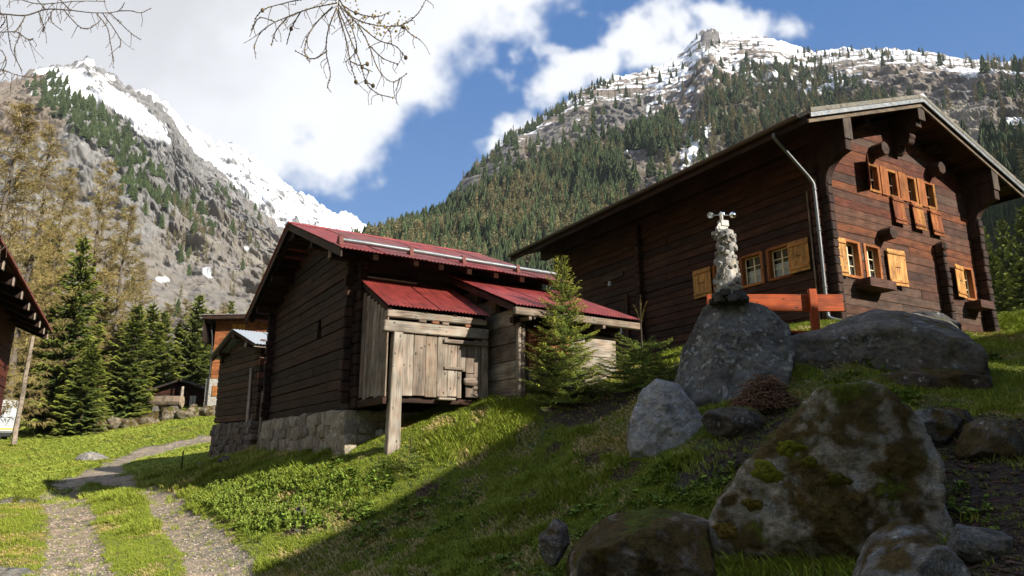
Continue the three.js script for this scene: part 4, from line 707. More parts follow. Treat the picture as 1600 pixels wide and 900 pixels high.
  for (let i = 0; i < 3; i++) part(barn, 'top_flashing', bent(bx(.1 + i * .36, .44 + i * .36, 4.69, 4.705, .0, .14, .002), .015, 4, i * 3), new THREE.MeshStandardMaterial({ color: col(.48, .42, .36), roughness: .7 }));
  const r1 = (x, w = .08) => beam([x, 4.60, .03], [x, 3.83, Z1], w, .09, .006, R() * 9);
  for (const x of [.1, .75, 1.3, 1.88]) part(barn, 'lean_to_rafter', r1(x), barnWoods[2]);
  part(barn, 'lean_to_beam', bent(beam([.05, 3.79, Z1 - .06], [1.95, 3.80, Z1 - .06], .13, .12, .012, 3), .012, 3, 1), greyWoods[0]);
  part(barn, 'lean_to_beam', bent(beam([.0, 3.575, Z1 - .04], [1.98, 3.585, Z1 - .05], .14, .19, .014, 5), .014, 3, 4), greyWoods[2]);
  for (const [x, c] of [[.62, 0], [.86, 1], [1.05, 0], [1.5, 1]]) part(barn, 'wedge', bx(x, x + .13, 3.675, 3.725, Z1 - .1, Z1 + .03, .008, x), c ? wood(.26, .11, .06) : greyWoods[3]);
  part(barn, 'post', bent(hexa([[.12, 1.30, Z1 - .10], [.35, 1.30, Z1 - .10], [.35, 1.30, Z1 + .05], [.12, 1.30, Z1 + .05], [.17, 3.48, Z1 - .11], [.335, 3.48, Z1 - .11], [.335, 3.48, Z1 + .04], [.17, 3.48, Z1 + .04]], .012, 1, 4), .008, 3, 2), greyWoods[2]);
  let bxx = .345; const zz = Z1 - .03;
  [.21, .225, .215, .20, .185, .17, .165, .14].forEach((w, i) => { const lo = [2.44, 2.455, 2.43, 2.45, 2.46, 2.44, 2.46, 2.45][i], hi = 3.475; if (i >= 4 && i <= 6) { part(barn, 'door_board', bx(bxx + .003, bxx + w - .003, 2.92 - (i - 4) * .02, hi - .05, zz - .03, zz - .004, .006, R() * 9), greyWoods[[0, 1, 3][i - 4]]); part(barn, 'door_board', bx(bxx + .003, bxx + w - .003 - (i === 5 ? .08 : 0), lo, 2.91 - (i - 4) * .02, zz - .03, zz + .004, .006, R() * 9), greyWoods[[2, 0, 3][i - 4]]); } else part(barn, 'door_board', bent(bx(bxx + .003, bxx + w - .003, lo + (R() - .5) * .02, hi, zz - .032 + R() * .008, zz + R() * .006, .006, R() * 9), .006, 2.5, i), greyWoods[[2, 1, 4, 0, 0, 1, 0, 1][i]]); bxx += w; });
  part(barn, 'door_ledge', bx(1.1, 1.95, 3.37, 3.435, zz + .006, zz + .05, .008, 1), greyWoods[1]); part(barn, 'door_ledge', bx(1.12, 1.5, 2.915, 2.965, zz + .006, zz + .04, .008, 2), greyWoods[0]);
  part(barn, 'door_latch', bent(bx(1.48, 1.72, 2.66, 2.78, zz + .006, zz + .09, .03, 2), .03, 8, 5), greyWoods[1]);
  part(barn, 'sill', bx(1.02, 1.34, 2.395, 2.435, zz - .08, zz + .05, .008, 3), greyWoods[2]);
  part(barn, 'jamb_board', bx(1.86, 1.99, 2.42, 3.5, zz - .06, zz + .02, .008, 1), greyWoods[0]);
  for (let i = 0; i < 7; i++) { const z0 = .22 + i * .175; part(barn, 'side_board', bent(bx(.06 + R() * .015, .09 + R() * .01, 2.38 + R() * .08, lerp(4.52, 3.84, (z0 + .16) / Z1), z0, z0 + .168, .006, R() * 9), .006, 3, i), pick(greyWoods, R)); }
  part(barn, 'floor_beam', beam([.1, 2.36, .05], [.1, 2.36, Z1 - .05], .1, .12), barnWoods[2]); part(barn, 'floor_beam', beam([.16, 2.38, Z1 - .15], [2.0, 2.38, Z1 - .15], .1, .09), barnWoods[0]);
  for (let i = 0; i < 6; i++) part(barn, 'floor_board', bx(.12, 1.97, 2.43, 2.46, .05 + i * .2, .05 + i * .2 + .19, .005, i), barnWoods[i % 3]);
  // ---- second lean-to, wider and further out
  const Z2 = 2.515; lroof(.0, 4.985, Z2 + .02, 3.945, 1.90, 4.66, 3, [redPaint, redPaint2], 'lean_to_sheet');
  for (const x of [1.96, 2.6, 3.3, 4.0, 4.56]) part(barn, 'lean_to_rafter', beam([x, 4.87, .03], [x, 3.90, Z2 - .12], .09, .11, .006, R() * 9), x < 2 ? barnWoods[2] : barnWoods[0]);
  part(barn, 'lean_to_beam', bent(beam([1.90, 3.845, Z2 - .07], [4.68, 3.835, Z2 - .07], .1, .13, .01, 2), .012, 3, 9), greyWoods[4]);
  part(barn, 'lean_to_beam', beam([2.02, 3.75, Z2 - .35], [4.4, 3.75, Z2 - .35], .12, .1, .008, 3), barnWoods[1]);
  for (const x of [2.2, 3.0, 3.8]) part(barn, 'beam_tip', beam([x, 3.76, Z2 - .3], [x, 3.74, Z2 - .02], .06, .06), greyWoods[1]);
  const L2 = [[2.15, 2.46], [2.46, 2.76], [2.76, 3.07], [3.07, 3.38], [3.38, 3.69]];
  for (const [a, b] of L2) part(barn, 'side_log', bx(2.14 + (R() - .5) * .02, 2.27, a + .005, b - .005, .16, 2.12, .012, R() * 9), pick(greyWoods, R));
  part(barn, 'side_post', bent(bx(2.13, 2.19, 2.2, 3.72, 2.14, 2.22, .01, 1), .01, 3, 1), greyWoods[0]); part(barn, 'corner_post', bx(2.21, 2.285, 2.2, 3.72, 2.13, 2.21, .01, 2), greyWoods[3]);
  const fl = [[2.3, 2.62], [2.62, 2.93], [2.93, 3.24], [3.24, 3.64]], ora = wood(.42, .16, .085), orb = wood(.36, .20, .14);
  fl.forEach(([a, b], i) => { part(barn, 'front_log', bx(2.40, 3.3, a + .004, b - .004, 2.0, 2.14, .01, R() * 9), i > 1 ? (i > 2 ? ora : orb) : greyWoods[2]); part(barn, 'front_log', bx(3.302, 4.36, a + .004, b - .004, 2.0, 2.14 + R() * .01, .01, R() * 9), greyWoods[[4, 0, 2, 2][i]]); });
  for (const [a, b] of L2) part(barn, 'side_log', bx(4.25, 4.355, a + .005, b - .005, .16, 1.995, .012, R() * 9), pick(greyWoods, R));
  for (const [a, b, zz2] of [[3.69, 3.99, 2.02], [3.99, 4.28, 1.42], [4.28, 4.58, .72]]) for (const x of [2.14, 4.25]) part(barn, 'side_log', bx(x, x + .12, a + .005, b - .005, .16, zz2, .012, R() * 9), pick(greyWoods, R));
  part(barn, 'front_log', bx(2.29, 4.36, 3.645, 3.69, 2.0, 2.1, .006, 3), barnWoods[0]);
  for (const [a, c] of [[2.3, 2.95], [2.95, 3.6], [3.6, 4.25], [4.25, 4.86]]) part(barn, 'back_log', bx(3.96, 4.36, a + .004, c - .004, .02, .15, .01, a), barnWoods[1]);
  part(barn, 'stone_plinth', bent(bx(2.1, 4.45, 1.6, 2.28, 1.9, 2.3, .03), .04, 2, 3), rubble[0]);
}
// ---------------------------------------------------------------- smaller buildings
const tinMat = new THREE.MeshStandardMaterial({ color: col(.40, .44, .48), metalness: .2, roughness: .45, side: THREE.DoubleSide });
{ // log shed on a rubble base beside the barn
  const R = rng(31), shed = thing('log_shed', 'small log shed on rubble base with pale corrugated roof beside the barn', 'shed', [-8.517, 0, -20.723], .6877);
  const RY = 5.17, M = .327, top = z => RY - M * Math.abs(z), zA = -1.82, zB = 1.5, x0 = .35, x1 = 3.4;
  const lw = [wood(.105, .058, .038), wood(.08, .046, .032), wood(.125, .070, .047), wood(.065, .041, .031)], rw = [wood(.20, .07, .04), wood(.16, .06, .038), wood(.24, .10, .06)];
  for (let y = 2.42, k = 0; y < 5.0; y += .19, k++) {
    const lim = (RY - .14 - y - .18) / M, a = Math.max(zA, -lim), b = Math.min(zB, lim); if (b - a > .1) for (const X of [x0, x1]) part(shed, 'wall_log', bx(X - .01 + (R() - .5) * .02, X + .12, y + .004, y + .186, a, b, .014, R() * 9), pick(lw, R));
    if (y < 4.55) { for (const [p, q] of [[zB - .12, zB], [zA, zA + .12]]) part(shed, 'wall_log', bx(x0 + .125, x1 - .01, y + .004, y + .186, p, q + (R() - .5) * .02, .014, R() * 9), pick(rw, R)); part(shed, 'log_end', bx(x0 - .005, x0 + .14, y + .004, y + .186, zB + .005, zB + .18 + (R() - .5) * .08, .02, R() * 9), R() < .3 ? rw[2] : pick(lw, R)); part(shed, 'log_end', bx(x0 - .005, x0 + .14, y + .004, y + .186, zA - .22 + (R() - .5) * .08, zA - .005, .02, R() * 9), pick(lw, R)); }
  }
  part(shed, 'door_post', bent(bx(x0 - .06, x0 - .02, 2.35, 3.9, zB - .42, zB - .26, .008, 1), .02, 3, 3), wood(.42, .36, .31)); part(shed, 'door_post', bx(x0 + .3, x0 + .42, 2.3, 4.3, zB + .02, zB + .09, .008, 1), rw[1]);
  part(shed, 'mortar_core', bx(x0 + .06, x1 - .02, .8, 2.42, zA + .06, zB - .06, .02), stone(.2, .17, .14, .02));
  const st = [stone(.27, .20, .15), stone(.22, .18, .15), stone(.30, .25, .21), stone(.18, .15, .13)];
  rubbleWall(shed, zB - zA, .95, () => 2.45, R, g => { g.rotateY(-Math.PI / 2); g.translate(x0, 0, zA); }, st, .85);
  rubbleWall(shed, 2.6, .95, () => 2.4, R, g => g.translate(x0, 0, zB), st, .85);
  for (const s of [-1, 1]) { const l = Math.hypot(2.12, 2.12 * M); for (let i = 0; i < 4; i++) { const g = corrugated(.98, l, .09, .012, i); if (s < 0) g.scale(1, 1, -1); g.computeVertexNormals(); g.rotateX(s * Math.atan(M)); g.translate(i * .93, RY + (i % 2) * .005, 0); part(shed, 'roof_sheet', g, tinMat); }
    for (const x of [.1, .8, 1.6, 2.4, 3.2]) part(shed, 'rafter', beam([x, RY - .08, s * .02], [x, top(2.0) - .08, s * 2.0], .07, .1, .006, R() * 9), pick(lw, R));
    for (const z of [.05, 1.3]) part(shed, 'purlin', beam([.05, top(z) - .2, s * z], [x1 + .2, top(z) - .2, s * z], .12, .12, .01, z), lw[1]); }
  part(shed, 'eave_board', bx(0.02, 3.6, top(2.06) - .10, top(2.06) - .03, 2.0, 2.03, .004, 1), greyWoods[1]); part(shed, 'purlin_end', bx(.02, .045, top(1.3) - .27, top(1.3) - .13, 1.22, 1.38, .006), greyWoods[2]);
}
{ // house with the eave at the left edge
  const R = rng(37), b = thing('red_timber_house', 'dark red timber house with pale rafter ends at the left edge', 'house', [-10.726, 0, -15.81], .5061);
  const ey = 4.24, M = .42, red = [wood(.16, .045, .03), wood(.13, .04, .03), wood(.19, .055, .035)];
  for (let y = .1, k = 0; y < 4.35; y += .2, k++) { part(b, 'wall_board', bx(-.76, -.62 + (R() - .5) * .012, y + .003, y + .197, .2, 9, .008, R() * 9), pick(red, R)); part(b, 'wall_board', bx(-4.6, -.765, y + .003, y + .197, .2, .34, .008, R() * 9), pick(red, R)); }
  for (const z of [.15, 1.0, 1.95, 2.95, 4.0, 5.07, 6.17, 7.28, 8.3]) { part(b, 'rafter', beam([-.01, ey - .13, z], [-4.3, ey - .13 + 4.3 * M, z], .11, .15, .01, z), barnWoods[1]); part(b, 'rafter_end', bx(-.008, .012, ey - .2, ey - .07, z - .055, z + .055, .004), rawEnd); }
  for (let i = 0; i < 14; i++) part(b, 'roof_board', hexa([[-.31 * (i + 1) + .01, ey - .04 + .31 * (i + 1) * M, -.05], [-.31 * i, ey - .04 + .31 * i * M, -.05], [-.31 * i, ey - .04 + .31 * i * M, 9], [-.31 * (i + 1) + .01, ey - .04 + .31 * (i + 1) * M, 9], [-.31 * (i + 1) + .01, ey - .015 + .31 * (i + 1) * M, -.05], [-.31 * i, ey - .015 + .31 * i * M, -.05], [-.31 * i, ey - .015 + .31 * i * M, 9], [-.31 * (i + 1) + .01, ey - .015 + .31 * (i + 1) * M, 9]], .003, 2, R()), pick(barnWoods, R));
  for (let i = 0; i < 10; i++) { const g = corrugated(.98, 4.8, .09, .016, i); g.rotateX(Math.atan(M)); g.rotateY(Math.PI / 2); g.translate(-4.36, ey + .03 + 4.4 * M, -.08 + (i + 1) * .93 + (i % 2 ? 0 : 0)); g.translate(0, (i % 2) * .006, 0); part(b, 'roof_sheet', g, new THREE.MeshStandardMaterial({ color: col(.20, .06, .045), roughness: .7, side: THREE.DoubleSide })); }
}
{ // far house, wood above a white base
  const R = rng(41), b = thing('tall_chalet', 'orange wood chalet on white plastered base behind the small shed', 'house', [-19.15, 4.0, -44.0], .12);
  const ow = [wood(.36, .135, .05), wood(.30, .11, .042), wood(.42, .165, .065), wood(.33, .12, .05)], plaster = stone(.62, .59, .52, .006);
  part(b, 'plaster_base', bx(-.25, 6.5, -1, 2.05, -6, -.02, .02), plaster);
  for (let y = 2.06; y < 6.1; y += .2) { if (y > 4.7 && y < 5.55) { part(b, 'wall_board', bx(.02, 1.05, y, y + .196, -.14, (R() - .5) * .02, .01, R() * 9), pick(ow, R)); part(b, 'wall_board', bx(1.85, 6.5, y, y + .196, -.14, (R() - .5) * .02, .01, R() * 9), pick(ow, R)); } else part(b, 'wall_board', bx(.02, 6.5, y, y + .196, -.14, (R() - .5) * .02, .01, R() * 9), pick(ow, R)); part(b, 'wall_board', bx(.02, .16, y, y + .196, -6, -.15, .01, R() * 9), pick(ow, R)); }
  part(b, 'window_shutter', bx(1.05, 1.85, 4.72, 5.6, -.05, .03, .01), wood(.62, .30, .05)); part(b, 'window_shutter', bx(.2, .5, .95, 1.6, -.02, .04, .01), wood(.5, .2, .06));
  part(b, 'corner_trim', bx(2.6, 2.75, 2.1, 5.9, .02, .05, .006), wood(.2, .08, .05));
  for (const [z0, z1] of [[-6.8, .85]]) { part(b, 'roof', hexa([[-.6, 5.72, z0], [7, 6.0, z0], [7, 6.0, z1], [-.6, 5.72, z1], [-.6, 5.95, z0], [7, 6.25, z0], [7, 6.25, z1], [-.6, 5.95, z1]], .01, 0), darkWoods[0]); part(b, 'roof_covering', hexa([[-.68, 5.96, z0 - .05], [7, 6.26, z0 - .05], [7, 6.26, z1 + .06], [-.68, 5.96, z1 + .06], [-.68, 6.02, z0 - .05], [7, 6.33, z0 - .05], [7, 6.33, z1 + .06], [-.68, 6.02, z1 + .06]], .01, 0), stone(.36, .34, .31)); part(b, 'eave_board', bx(-.55, -.5, 4.35, 5.72, z0 + .4, z1 - .2, .01), darkWoods[2]); }
  part(b, 'downpipe', tube([[-.3, 5.7, .1], [-.1, 4.6, .06], [-.05, 3, .06], [-.05, 0, .06]], .05, 20, 8), darkIron);
}
{ // low hut
  const R = rng(43), h = thing('low_hut', 'low dark timber hut with small curtained window below the spruces', 'hut', [-22.05, 4.1, -46.4], .1);
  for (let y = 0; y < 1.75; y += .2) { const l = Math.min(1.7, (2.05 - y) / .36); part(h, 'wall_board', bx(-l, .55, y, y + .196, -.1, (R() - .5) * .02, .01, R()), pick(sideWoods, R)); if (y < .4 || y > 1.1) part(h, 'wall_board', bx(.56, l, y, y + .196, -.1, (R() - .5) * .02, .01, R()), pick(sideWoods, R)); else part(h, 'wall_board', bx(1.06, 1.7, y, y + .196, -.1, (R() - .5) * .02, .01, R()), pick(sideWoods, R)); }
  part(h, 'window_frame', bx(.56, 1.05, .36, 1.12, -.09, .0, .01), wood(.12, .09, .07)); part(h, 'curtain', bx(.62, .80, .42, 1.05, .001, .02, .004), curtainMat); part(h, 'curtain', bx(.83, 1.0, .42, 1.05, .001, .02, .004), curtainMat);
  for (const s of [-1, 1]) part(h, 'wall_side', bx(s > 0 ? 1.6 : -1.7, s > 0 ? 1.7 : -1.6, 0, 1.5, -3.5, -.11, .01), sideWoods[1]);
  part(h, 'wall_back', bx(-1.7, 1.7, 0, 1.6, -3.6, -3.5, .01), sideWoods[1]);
  for (const s of [-1, 1]) { const e = s * 2.15; part(h, 'roof', hexa([[Math.min(0, e), 0, -3.8], [Math.max(0, e), 0, -3.8], [Math.max(0, e), 0, .5], [Math.min(0, e), 0, .5], [Math.min(0, e), .13, -3.8], [Math.max(0, e), .13, -3.8], [Math.max(0, e), .13, .5], [Math.min(0, e), .13, .5]].map(([x, y, z]) => [x, y + 1.98 - .36 * Math.abs(x), z]), .01, 2), wood(.07, .055, .048)); }
}
{ // hollowed log fountain
  const f = thing('log_fountain', 'hollow log water trough with upright spout post before the hut', 'fountain', [-21.6, 4.05, -43.9], .1);
  const g = new THREE.CylinderGeometry(.34, .36, 1.9, 14, 4); g.rotateZ(Math.PI / 2); g.translate(-.2, .55, 0); part(f, 'trough', bent(g, .06, 2, 1), wood(.24, .19, .14)); const e = new THREE.CylinderGeometry(.36, .36, .1, 16); e.rotateZ(Math.PI / 2); part(f, 'log_face', e.translate(.82, .55, 0), wood(.44, .35, .25)); part(f, 'spout_post', bent(new THREE.CylinderGeometry(.1, .13, 1.35, 9).translate(.62, .85, -.42), .03, 3, 2), wood(.4, .36, .3));
  for (const x of [-.8, .4]) part(f, 'support', bx(x, x + .3, -.1, .25, -.35, .35, .03), stone(.25, .23, .2));
}
{ // leaning pole, van, stakes
  solo('wooden_pole', bent(new THREE.CylinderGeometry(.08, .12, 4.9, 10, 8).translate(0, 2.2, 0), .05, .8, 2), wood(.30, .255, .20), 'weathered grey wooden pole standing beside the white van', 'pole').position.set(-22.3, 2.1, -31.7);
  scene.children[scene.children.length - 1].rotation.z = -.02;
  const v = thing('white_van', 'white box van with yellow stripe parked behind the wooden pole', 'van', [-25.8, 1.9, -34.2], .62);
  const wh = new THREE.MeshPhysicalMaterial({ color: col(.55, .56, .57), roughness: .4, clearcoat: .2 }), rub = new THREE.MeshStandardMaterial({ color: col(.02, .02, .02), roughness: .9 });
  part(v, 'body', bx(-3.4, 1.35, .55, 2.15, -1.9, 0, .09), wh); part(v, 'rear_panel', bx(-3.2, 1.2, .9, 2.0, .001, .02, .02), new THREE.MeshStandardMaterial({ color: col(.46, .48, .50), roughness: .5 }));
  part(v, 'stripe', bx(-3.3, 1.3, .70, .77, .003, .025, .004), new THREE.MeshStandardMaterial({ color: col(.75, .45, .04), roughness: .4 })); part(v, 'sill', bx(-3.3, 1.25, .35, .55, -1.8, -.05, .03), rub);
  part(v, 'bumper', bx(1.36, 1.44, .5, .68, -1.8, -.1, .02), rub); part(v, 'tail_light', bx(1.352, 1.37, .8, 1.05, -.2, -.08, .006), new THREE.MeshStandardMaterial({ color: col(.4, .02, .02), roughness: .3 }));
  for (const x of [.55, -2.4]) { const w = new THREE.Group(); w.name = 'wheel'; v.add(w); part(w, 'tyre', new THREE.TorusGeometry(.24, .10, 10, 22).translate(x, .34, -.12), rub); part(w, 'rim', new THREE.CylinderGeometry(.17, .17, .12, 16).rotateX(Math.PI / 2).translate(x, .34, -.12), zincDull); }
  const st = [[-8.1, -17.5, .62, .018, 'thin dark stake in the grass beside the shed'], [-23.6, -40.6, .9, .05, 'short grey fence post left of a pair below the spruces'], [-23.0, -40.4, .75, .05, 'short grey fence post right of a pair below the spruces']];
  for (const [x, z, h, r, lab] of st) { const m = solo('stake', bent(new THREE.CylinderGeometry(r * .9, r, h + .3, 7, 3).translate(0, h / 2 - .15, 0), .01, 4, x), r < .03 ? darkWoods[1] : greyWoods[0], lab, 'stake', 'stakes in the grass'); m.position.set(x, groundY(x, z), z); }
}
// ---------------------------------------------------------------- beyond the right edge: a barn inferred from its shadow, a shed added for shade
{
  const R = rng(47), n = thing('neighbour_barn', 'tall dark timber barn beyond the right edge of the view', 'barn', [10.83, 0, -4.99], .95993);
  const py = 9.04, prof = x => x < 0 ? py + .286 * x : py - 1.0 * x;
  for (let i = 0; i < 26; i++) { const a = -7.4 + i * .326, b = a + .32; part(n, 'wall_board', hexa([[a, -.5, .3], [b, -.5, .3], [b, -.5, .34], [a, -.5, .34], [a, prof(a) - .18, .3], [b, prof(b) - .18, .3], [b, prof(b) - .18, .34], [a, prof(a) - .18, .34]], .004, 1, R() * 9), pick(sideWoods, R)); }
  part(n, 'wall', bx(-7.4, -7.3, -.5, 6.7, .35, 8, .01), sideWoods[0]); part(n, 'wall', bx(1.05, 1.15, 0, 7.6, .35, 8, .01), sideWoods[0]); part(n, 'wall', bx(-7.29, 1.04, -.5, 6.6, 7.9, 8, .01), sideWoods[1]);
  part(n, 'roof', hexa([[-8.2, prof(-8.2) - .12, 0], [0, py - .12, 0], [0, py - .12, 8.4], [-8.2, prof(-8.2) - .12, 8.4], [-8.2, prof(-8.2), 0], [0, py, 0], [0, py, 8.4], [-8.2, prof(-8.2), 8.4]], .01, 2), stone(.25, .24, .22));
  part(n, 'roof', hexa([[.002, py - .12, 0], [1.4, prof(1.4) - .12, 0], [1.4, prof(1.4) - .12, 8.4], [.002, py - .12, 8.4], [.002, py, 0], [1.4, prof(1.4), 0], [1.4, prof(1.4), 8.4], [.002, py, 8.4]], .01, 2), stone(.25, .24, .22));
  const m = thing('added_shade_shed', 'unseen low stone shed added beyond the right edge to shade the grass', 'shed', [14.0, 3.0, -5.5], .95993);  // made-up shed, sized so its shade covers the grass on the right
  part(m, 'wall', bx(-.3, 8.6, -1.5, 5.2, .3, 4, .03), stone(.28, .26, .22)); part(m, 'roof', bx(-.6, 8.9, 5.205, 5.38, 0, 4.4, .02), stone(.24, .23, .21));
}
// ---------------------------------------------------------------- trees near by
{
  const spots = [
['L',-28.12,-45.00,21.43,2.9],['L',-25.59,-44.00,17.62,2.6],['L',-28.78,-42.00,19.35,2.8],['L',-26.07,-36.00,19.56,3.0],['L',-25.51,-33.00,19.25,3.2],['L',-27.78,-50.00,15.31,2.3],['L',-26.96,-56.00,13.83,2.2],['L',-30.44,-60.00,14.27,2.2],['L',-27.26,-64.00,15.12,2.2],['L',-32.64,-50.00,19.81,2.6],['L',-31.30,-52.00,17.73,2.4],['L',-33.01,-46.00,17.11,2.6],['S',-25.21,-39.00,13.79,2.3],['S',-22.68,-37.00,7.23,1.7],['S',-36.21,-52.00,19.28,2.4],['S',-27.71,-41.00,10.24,2.0],['S',-23.73,-43.00,10.59,2.0],['S',-24.89,-47.00,11.60,2.0],['S',-25.60,-50.00,11.61,1.9],['S',-24.95,-54.00,13.73,2.1],['S',-25.67,-58.00,13.32,1.9],['S',-25.83,-45.00,9.96,1.9],['S',-28.80,-48.00,12.59,2.0],['S',-31.25,-43.00,7.37,2.0],['S',-29.04,-70.00,16.71,2.2],['S',-28.82,-75.00,17.45,2.2],['S',-26.74,-55.00,11.72,1.8],['S',43.22,-60.00,18.87,2.6],['S',55.83,-75.00,27.25,3.0],['S',54.44,-70.00,27.11,3.0],['S',59.19,-85.00,22.64,3.0],['S',40.23,-55.00,15.19,2.2],['S',39.72,-52.00,15.86,2.4],['S',78.43,-110.00,38.75,3.4],['S',82.78,-120.00,39.43,3.4],
  ];
  const sL = ['tallest straw-brown larch above the spruces on the left', 'straw-brown larch right of the tallest larch', 'straw-brown larch left of the tallest larch', 'brown larch rising over the red timber house', 'brown larch at the left edge behind the red timber house', 'slim larch above the young spruces left of the low hut', 'slim pale larch behind the low hut', 'slim pale larch left behind the low hut', 'slim larch behind the orange chalet', 'brown larch behind the dark pointed spruce', 'brown larch among the left-hand spruces', 'brown larch behind the wooden pole'];
  const sS = ['tall dark pointed spruce on the left', 'small bright green spruce at the foot of the tall dark spruce', 'dark spruce far behind the wooden pole', 'spruce between wooden pole and tall dark spruce', 'broad green spruce left of the low hut', 'green spruce just left of the low hut', 'green spruce behind left of the low hut', 'tall dark spruce behind the low hut', 'dark spruce left of the orange chalet', 'spruce behind the small bright spruce', 'spruce right of the tall dark spruce', 'spruce behind the white van', 'far spruce behind the orange chalet', 'far spruce left of the red-roofed barn', 'young spruce behind the low hut', 'spruce at the right edge beside the log house', 'tall spruce at the right edge behind the log house', 'spruce beyond the right edge behind the log house', 'far spruce right of the log house gable', 'low spruce at the right edge by the house corner', 'spruce beyond the right edge by the house corner', 'distant spruce at the right edge below the cliffs', 'distant spruce over the right end of the house roof'];
  let il = 0, is = 0; const cache = {};
  for (const [k, x, z, topY, rad] of spots) {
    const y = groundY(x, z), h = topY - y, L = k === 'L', lab = L ? sL[il++] : sS[is++], t = thing(L ? 'larch_tree' : 'spruce_tree', lab, 'tree', [x, y, z], (x * 7.3) % 6.28, L ? 'larches near the village' : 'spruces near the village');
    const key = k + (L ? il % 3 : is % 4), hh = L ? 16 : 10;
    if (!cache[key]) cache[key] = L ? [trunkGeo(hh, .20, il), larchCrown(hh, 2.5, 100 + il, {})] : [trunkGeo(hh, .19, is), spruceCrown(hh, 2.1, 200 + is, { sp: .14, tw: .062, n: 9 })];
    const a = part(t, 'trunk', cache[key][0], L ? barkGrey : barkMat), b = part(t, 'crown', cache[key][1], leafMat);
    const f = rad / (L ? 2.5 : 2.1); for (const m of [a, b]) m.scale.set(f, h / hh, f);
  }
}
// small spruces on the slope: every shoot with its needles
function youngSpruce(h, rad, seed, o) {
  const R = rng(seed), s = new Soup(), w = new Soup(); let y = h * .04, k = 0; const lead = o.lead ?? .2;
  const shoot = (p, d, l, c, nl) => { const n = Math.ceil(l / .0085), side = V(0, 1, 0).cross(d).normalize(), up = d.clone().cross(side); w.twig(p, d, l, .004, [.16, .11, .05]); for (let i = 0; i < n; i++) { const a = R() * 6.283, q = p.clone().addScaledVector(d, l * i / n), e = d.clone().multiplyScalar(.75).addScaledVector(side, Math.cos(a)).addScaledVector(up, Math.sin(a)).normalize(), t = e.clone().cross(d).normalize().multiplyScalar(.0052), sh = .65 + .7 * R(), u = q.clone().addScaledVector(e, nl * (.75 + .5 * R())); s.tri(q.clone().add(t), q.clone().sub(t), u, [c[0] * sh, c[1] * sh, c[2] * sh]); } };
  while (y < h * (1 - lead * (o.bare ?? .55))) {
    const f = 1 - y / h, n = Math.round(lerp(4, o.n ?? 8, Math.min(1, f * 1.3))), L0 = rad * Math.pow(f, o.pw ?? .9) * (o.full ?? 1) * (f < .25 ? .95 : 1) + .06;
    for (let i = 0; i < n; i++) {
      const az = (i / n + .09 * R() + k * .37) * 6.283, L = L0 * (.7 + .42 * R()), rise = lerp(.95, .12, smooth(0, .75, f)) + (R() - .5) * .2, d = V(Math.cos(az), rise, Math.sin(az)).normalize(), b = V(0, y + (R() - .5) * .05, 0);
      const m = Math.max(2, Math.round(L / .06)), yel = (o.yellow ?? 1);
      for (let j = 0; j <= m; j++) {
        const t = j / m, p = b.clone().addScaledVector(d, L * t); p.y -= L * .16 * Math.sin(t * 2.6); const tip = smooth(.5, 1, t) * (.6 + .4 * (1 - f)), c = [lerp(.105, .32, tip * yel), lerp(.150, .34, tip * yel), lerp(.025, .048, tip * yel)];
        if (j < m) shoot(p, d, L / m * 1.05, c, .03);
        if (t > .12) for (const sd of [-1, 1]) { const e = d.clone().add(V(-d.z * sd, .04 - .16 * R(), d.x * sd).multiplyScalar(.85)).normalize(); shoot(p, e, Math.min(.3, (.07 + L * .34 * (1 - t * .62)) * (.65 + .5 * R())), c, .03); }
        if (j === m) shoot(p, d, .09, [c[0] * 1.15, c[1] * 1.1, c[2]], .02);
      }
    }
    y += (o.step ?? .115) * (.8 + .4 * R()) * lerp(1.15, .9, f); k++;
  }
  const top = V(0, h * (1 - lead), 0); shoot(top, V(.02, 1, .01).normalize(), h * lead, [.28, .25, .06], .018);
  for (let i = 0; i < 5; i++) { const a = i * 1.3, b = V(0, h * (1 - lead * .55) - .03 * i, 0); shoot(b, V(Math.cos(a) * .42, 1, Math.sin(a) * .42).normalize(), h * lead * .42, [.27, .25, .06], .018); }
  return [s.geo(), w.geo()];
}
for (const [x, z, h, rad, seed, o, lab] of [
  [.87, -11.68, 2.62, .72, 5, { n: 11, lead: .10, full: 1.0, step: .10 }, 'bright green young spruce in front of the red lean-to roof'],
  [2.14, -11.3, 1.55, .50, 6, { n: 7, lead: .46, yellow: .25, full: 2.0, step: .085, pw: 1.7, bare: 1.05 }, 'dark young spruce with bare yellow leader left of the pillar boulder'],
  [-1.54, -10.75, .56, .24, 7, { n: 5, lead: .4, yellow: .7, step: .09 }, 'tiny spruce seedling on the grass below the barn post']]) {
  const t = thing('young_spruce', lab, 'tree', [x, groundY(x, z) - .03, z], seed, 'young spruces on the slope'), [fol, wd] = youngSpruce(h, rad, seed, o);
  part(t, 'trunk', new THREE.CylinderGeometry(.006, .03 * h / 2.2, h * .95, 8, 6).translate(0, h * .475, 0), barkMat); part(t, 'needles', fol, leafMat); part(t, 'twigs', wd, leafMat);
}
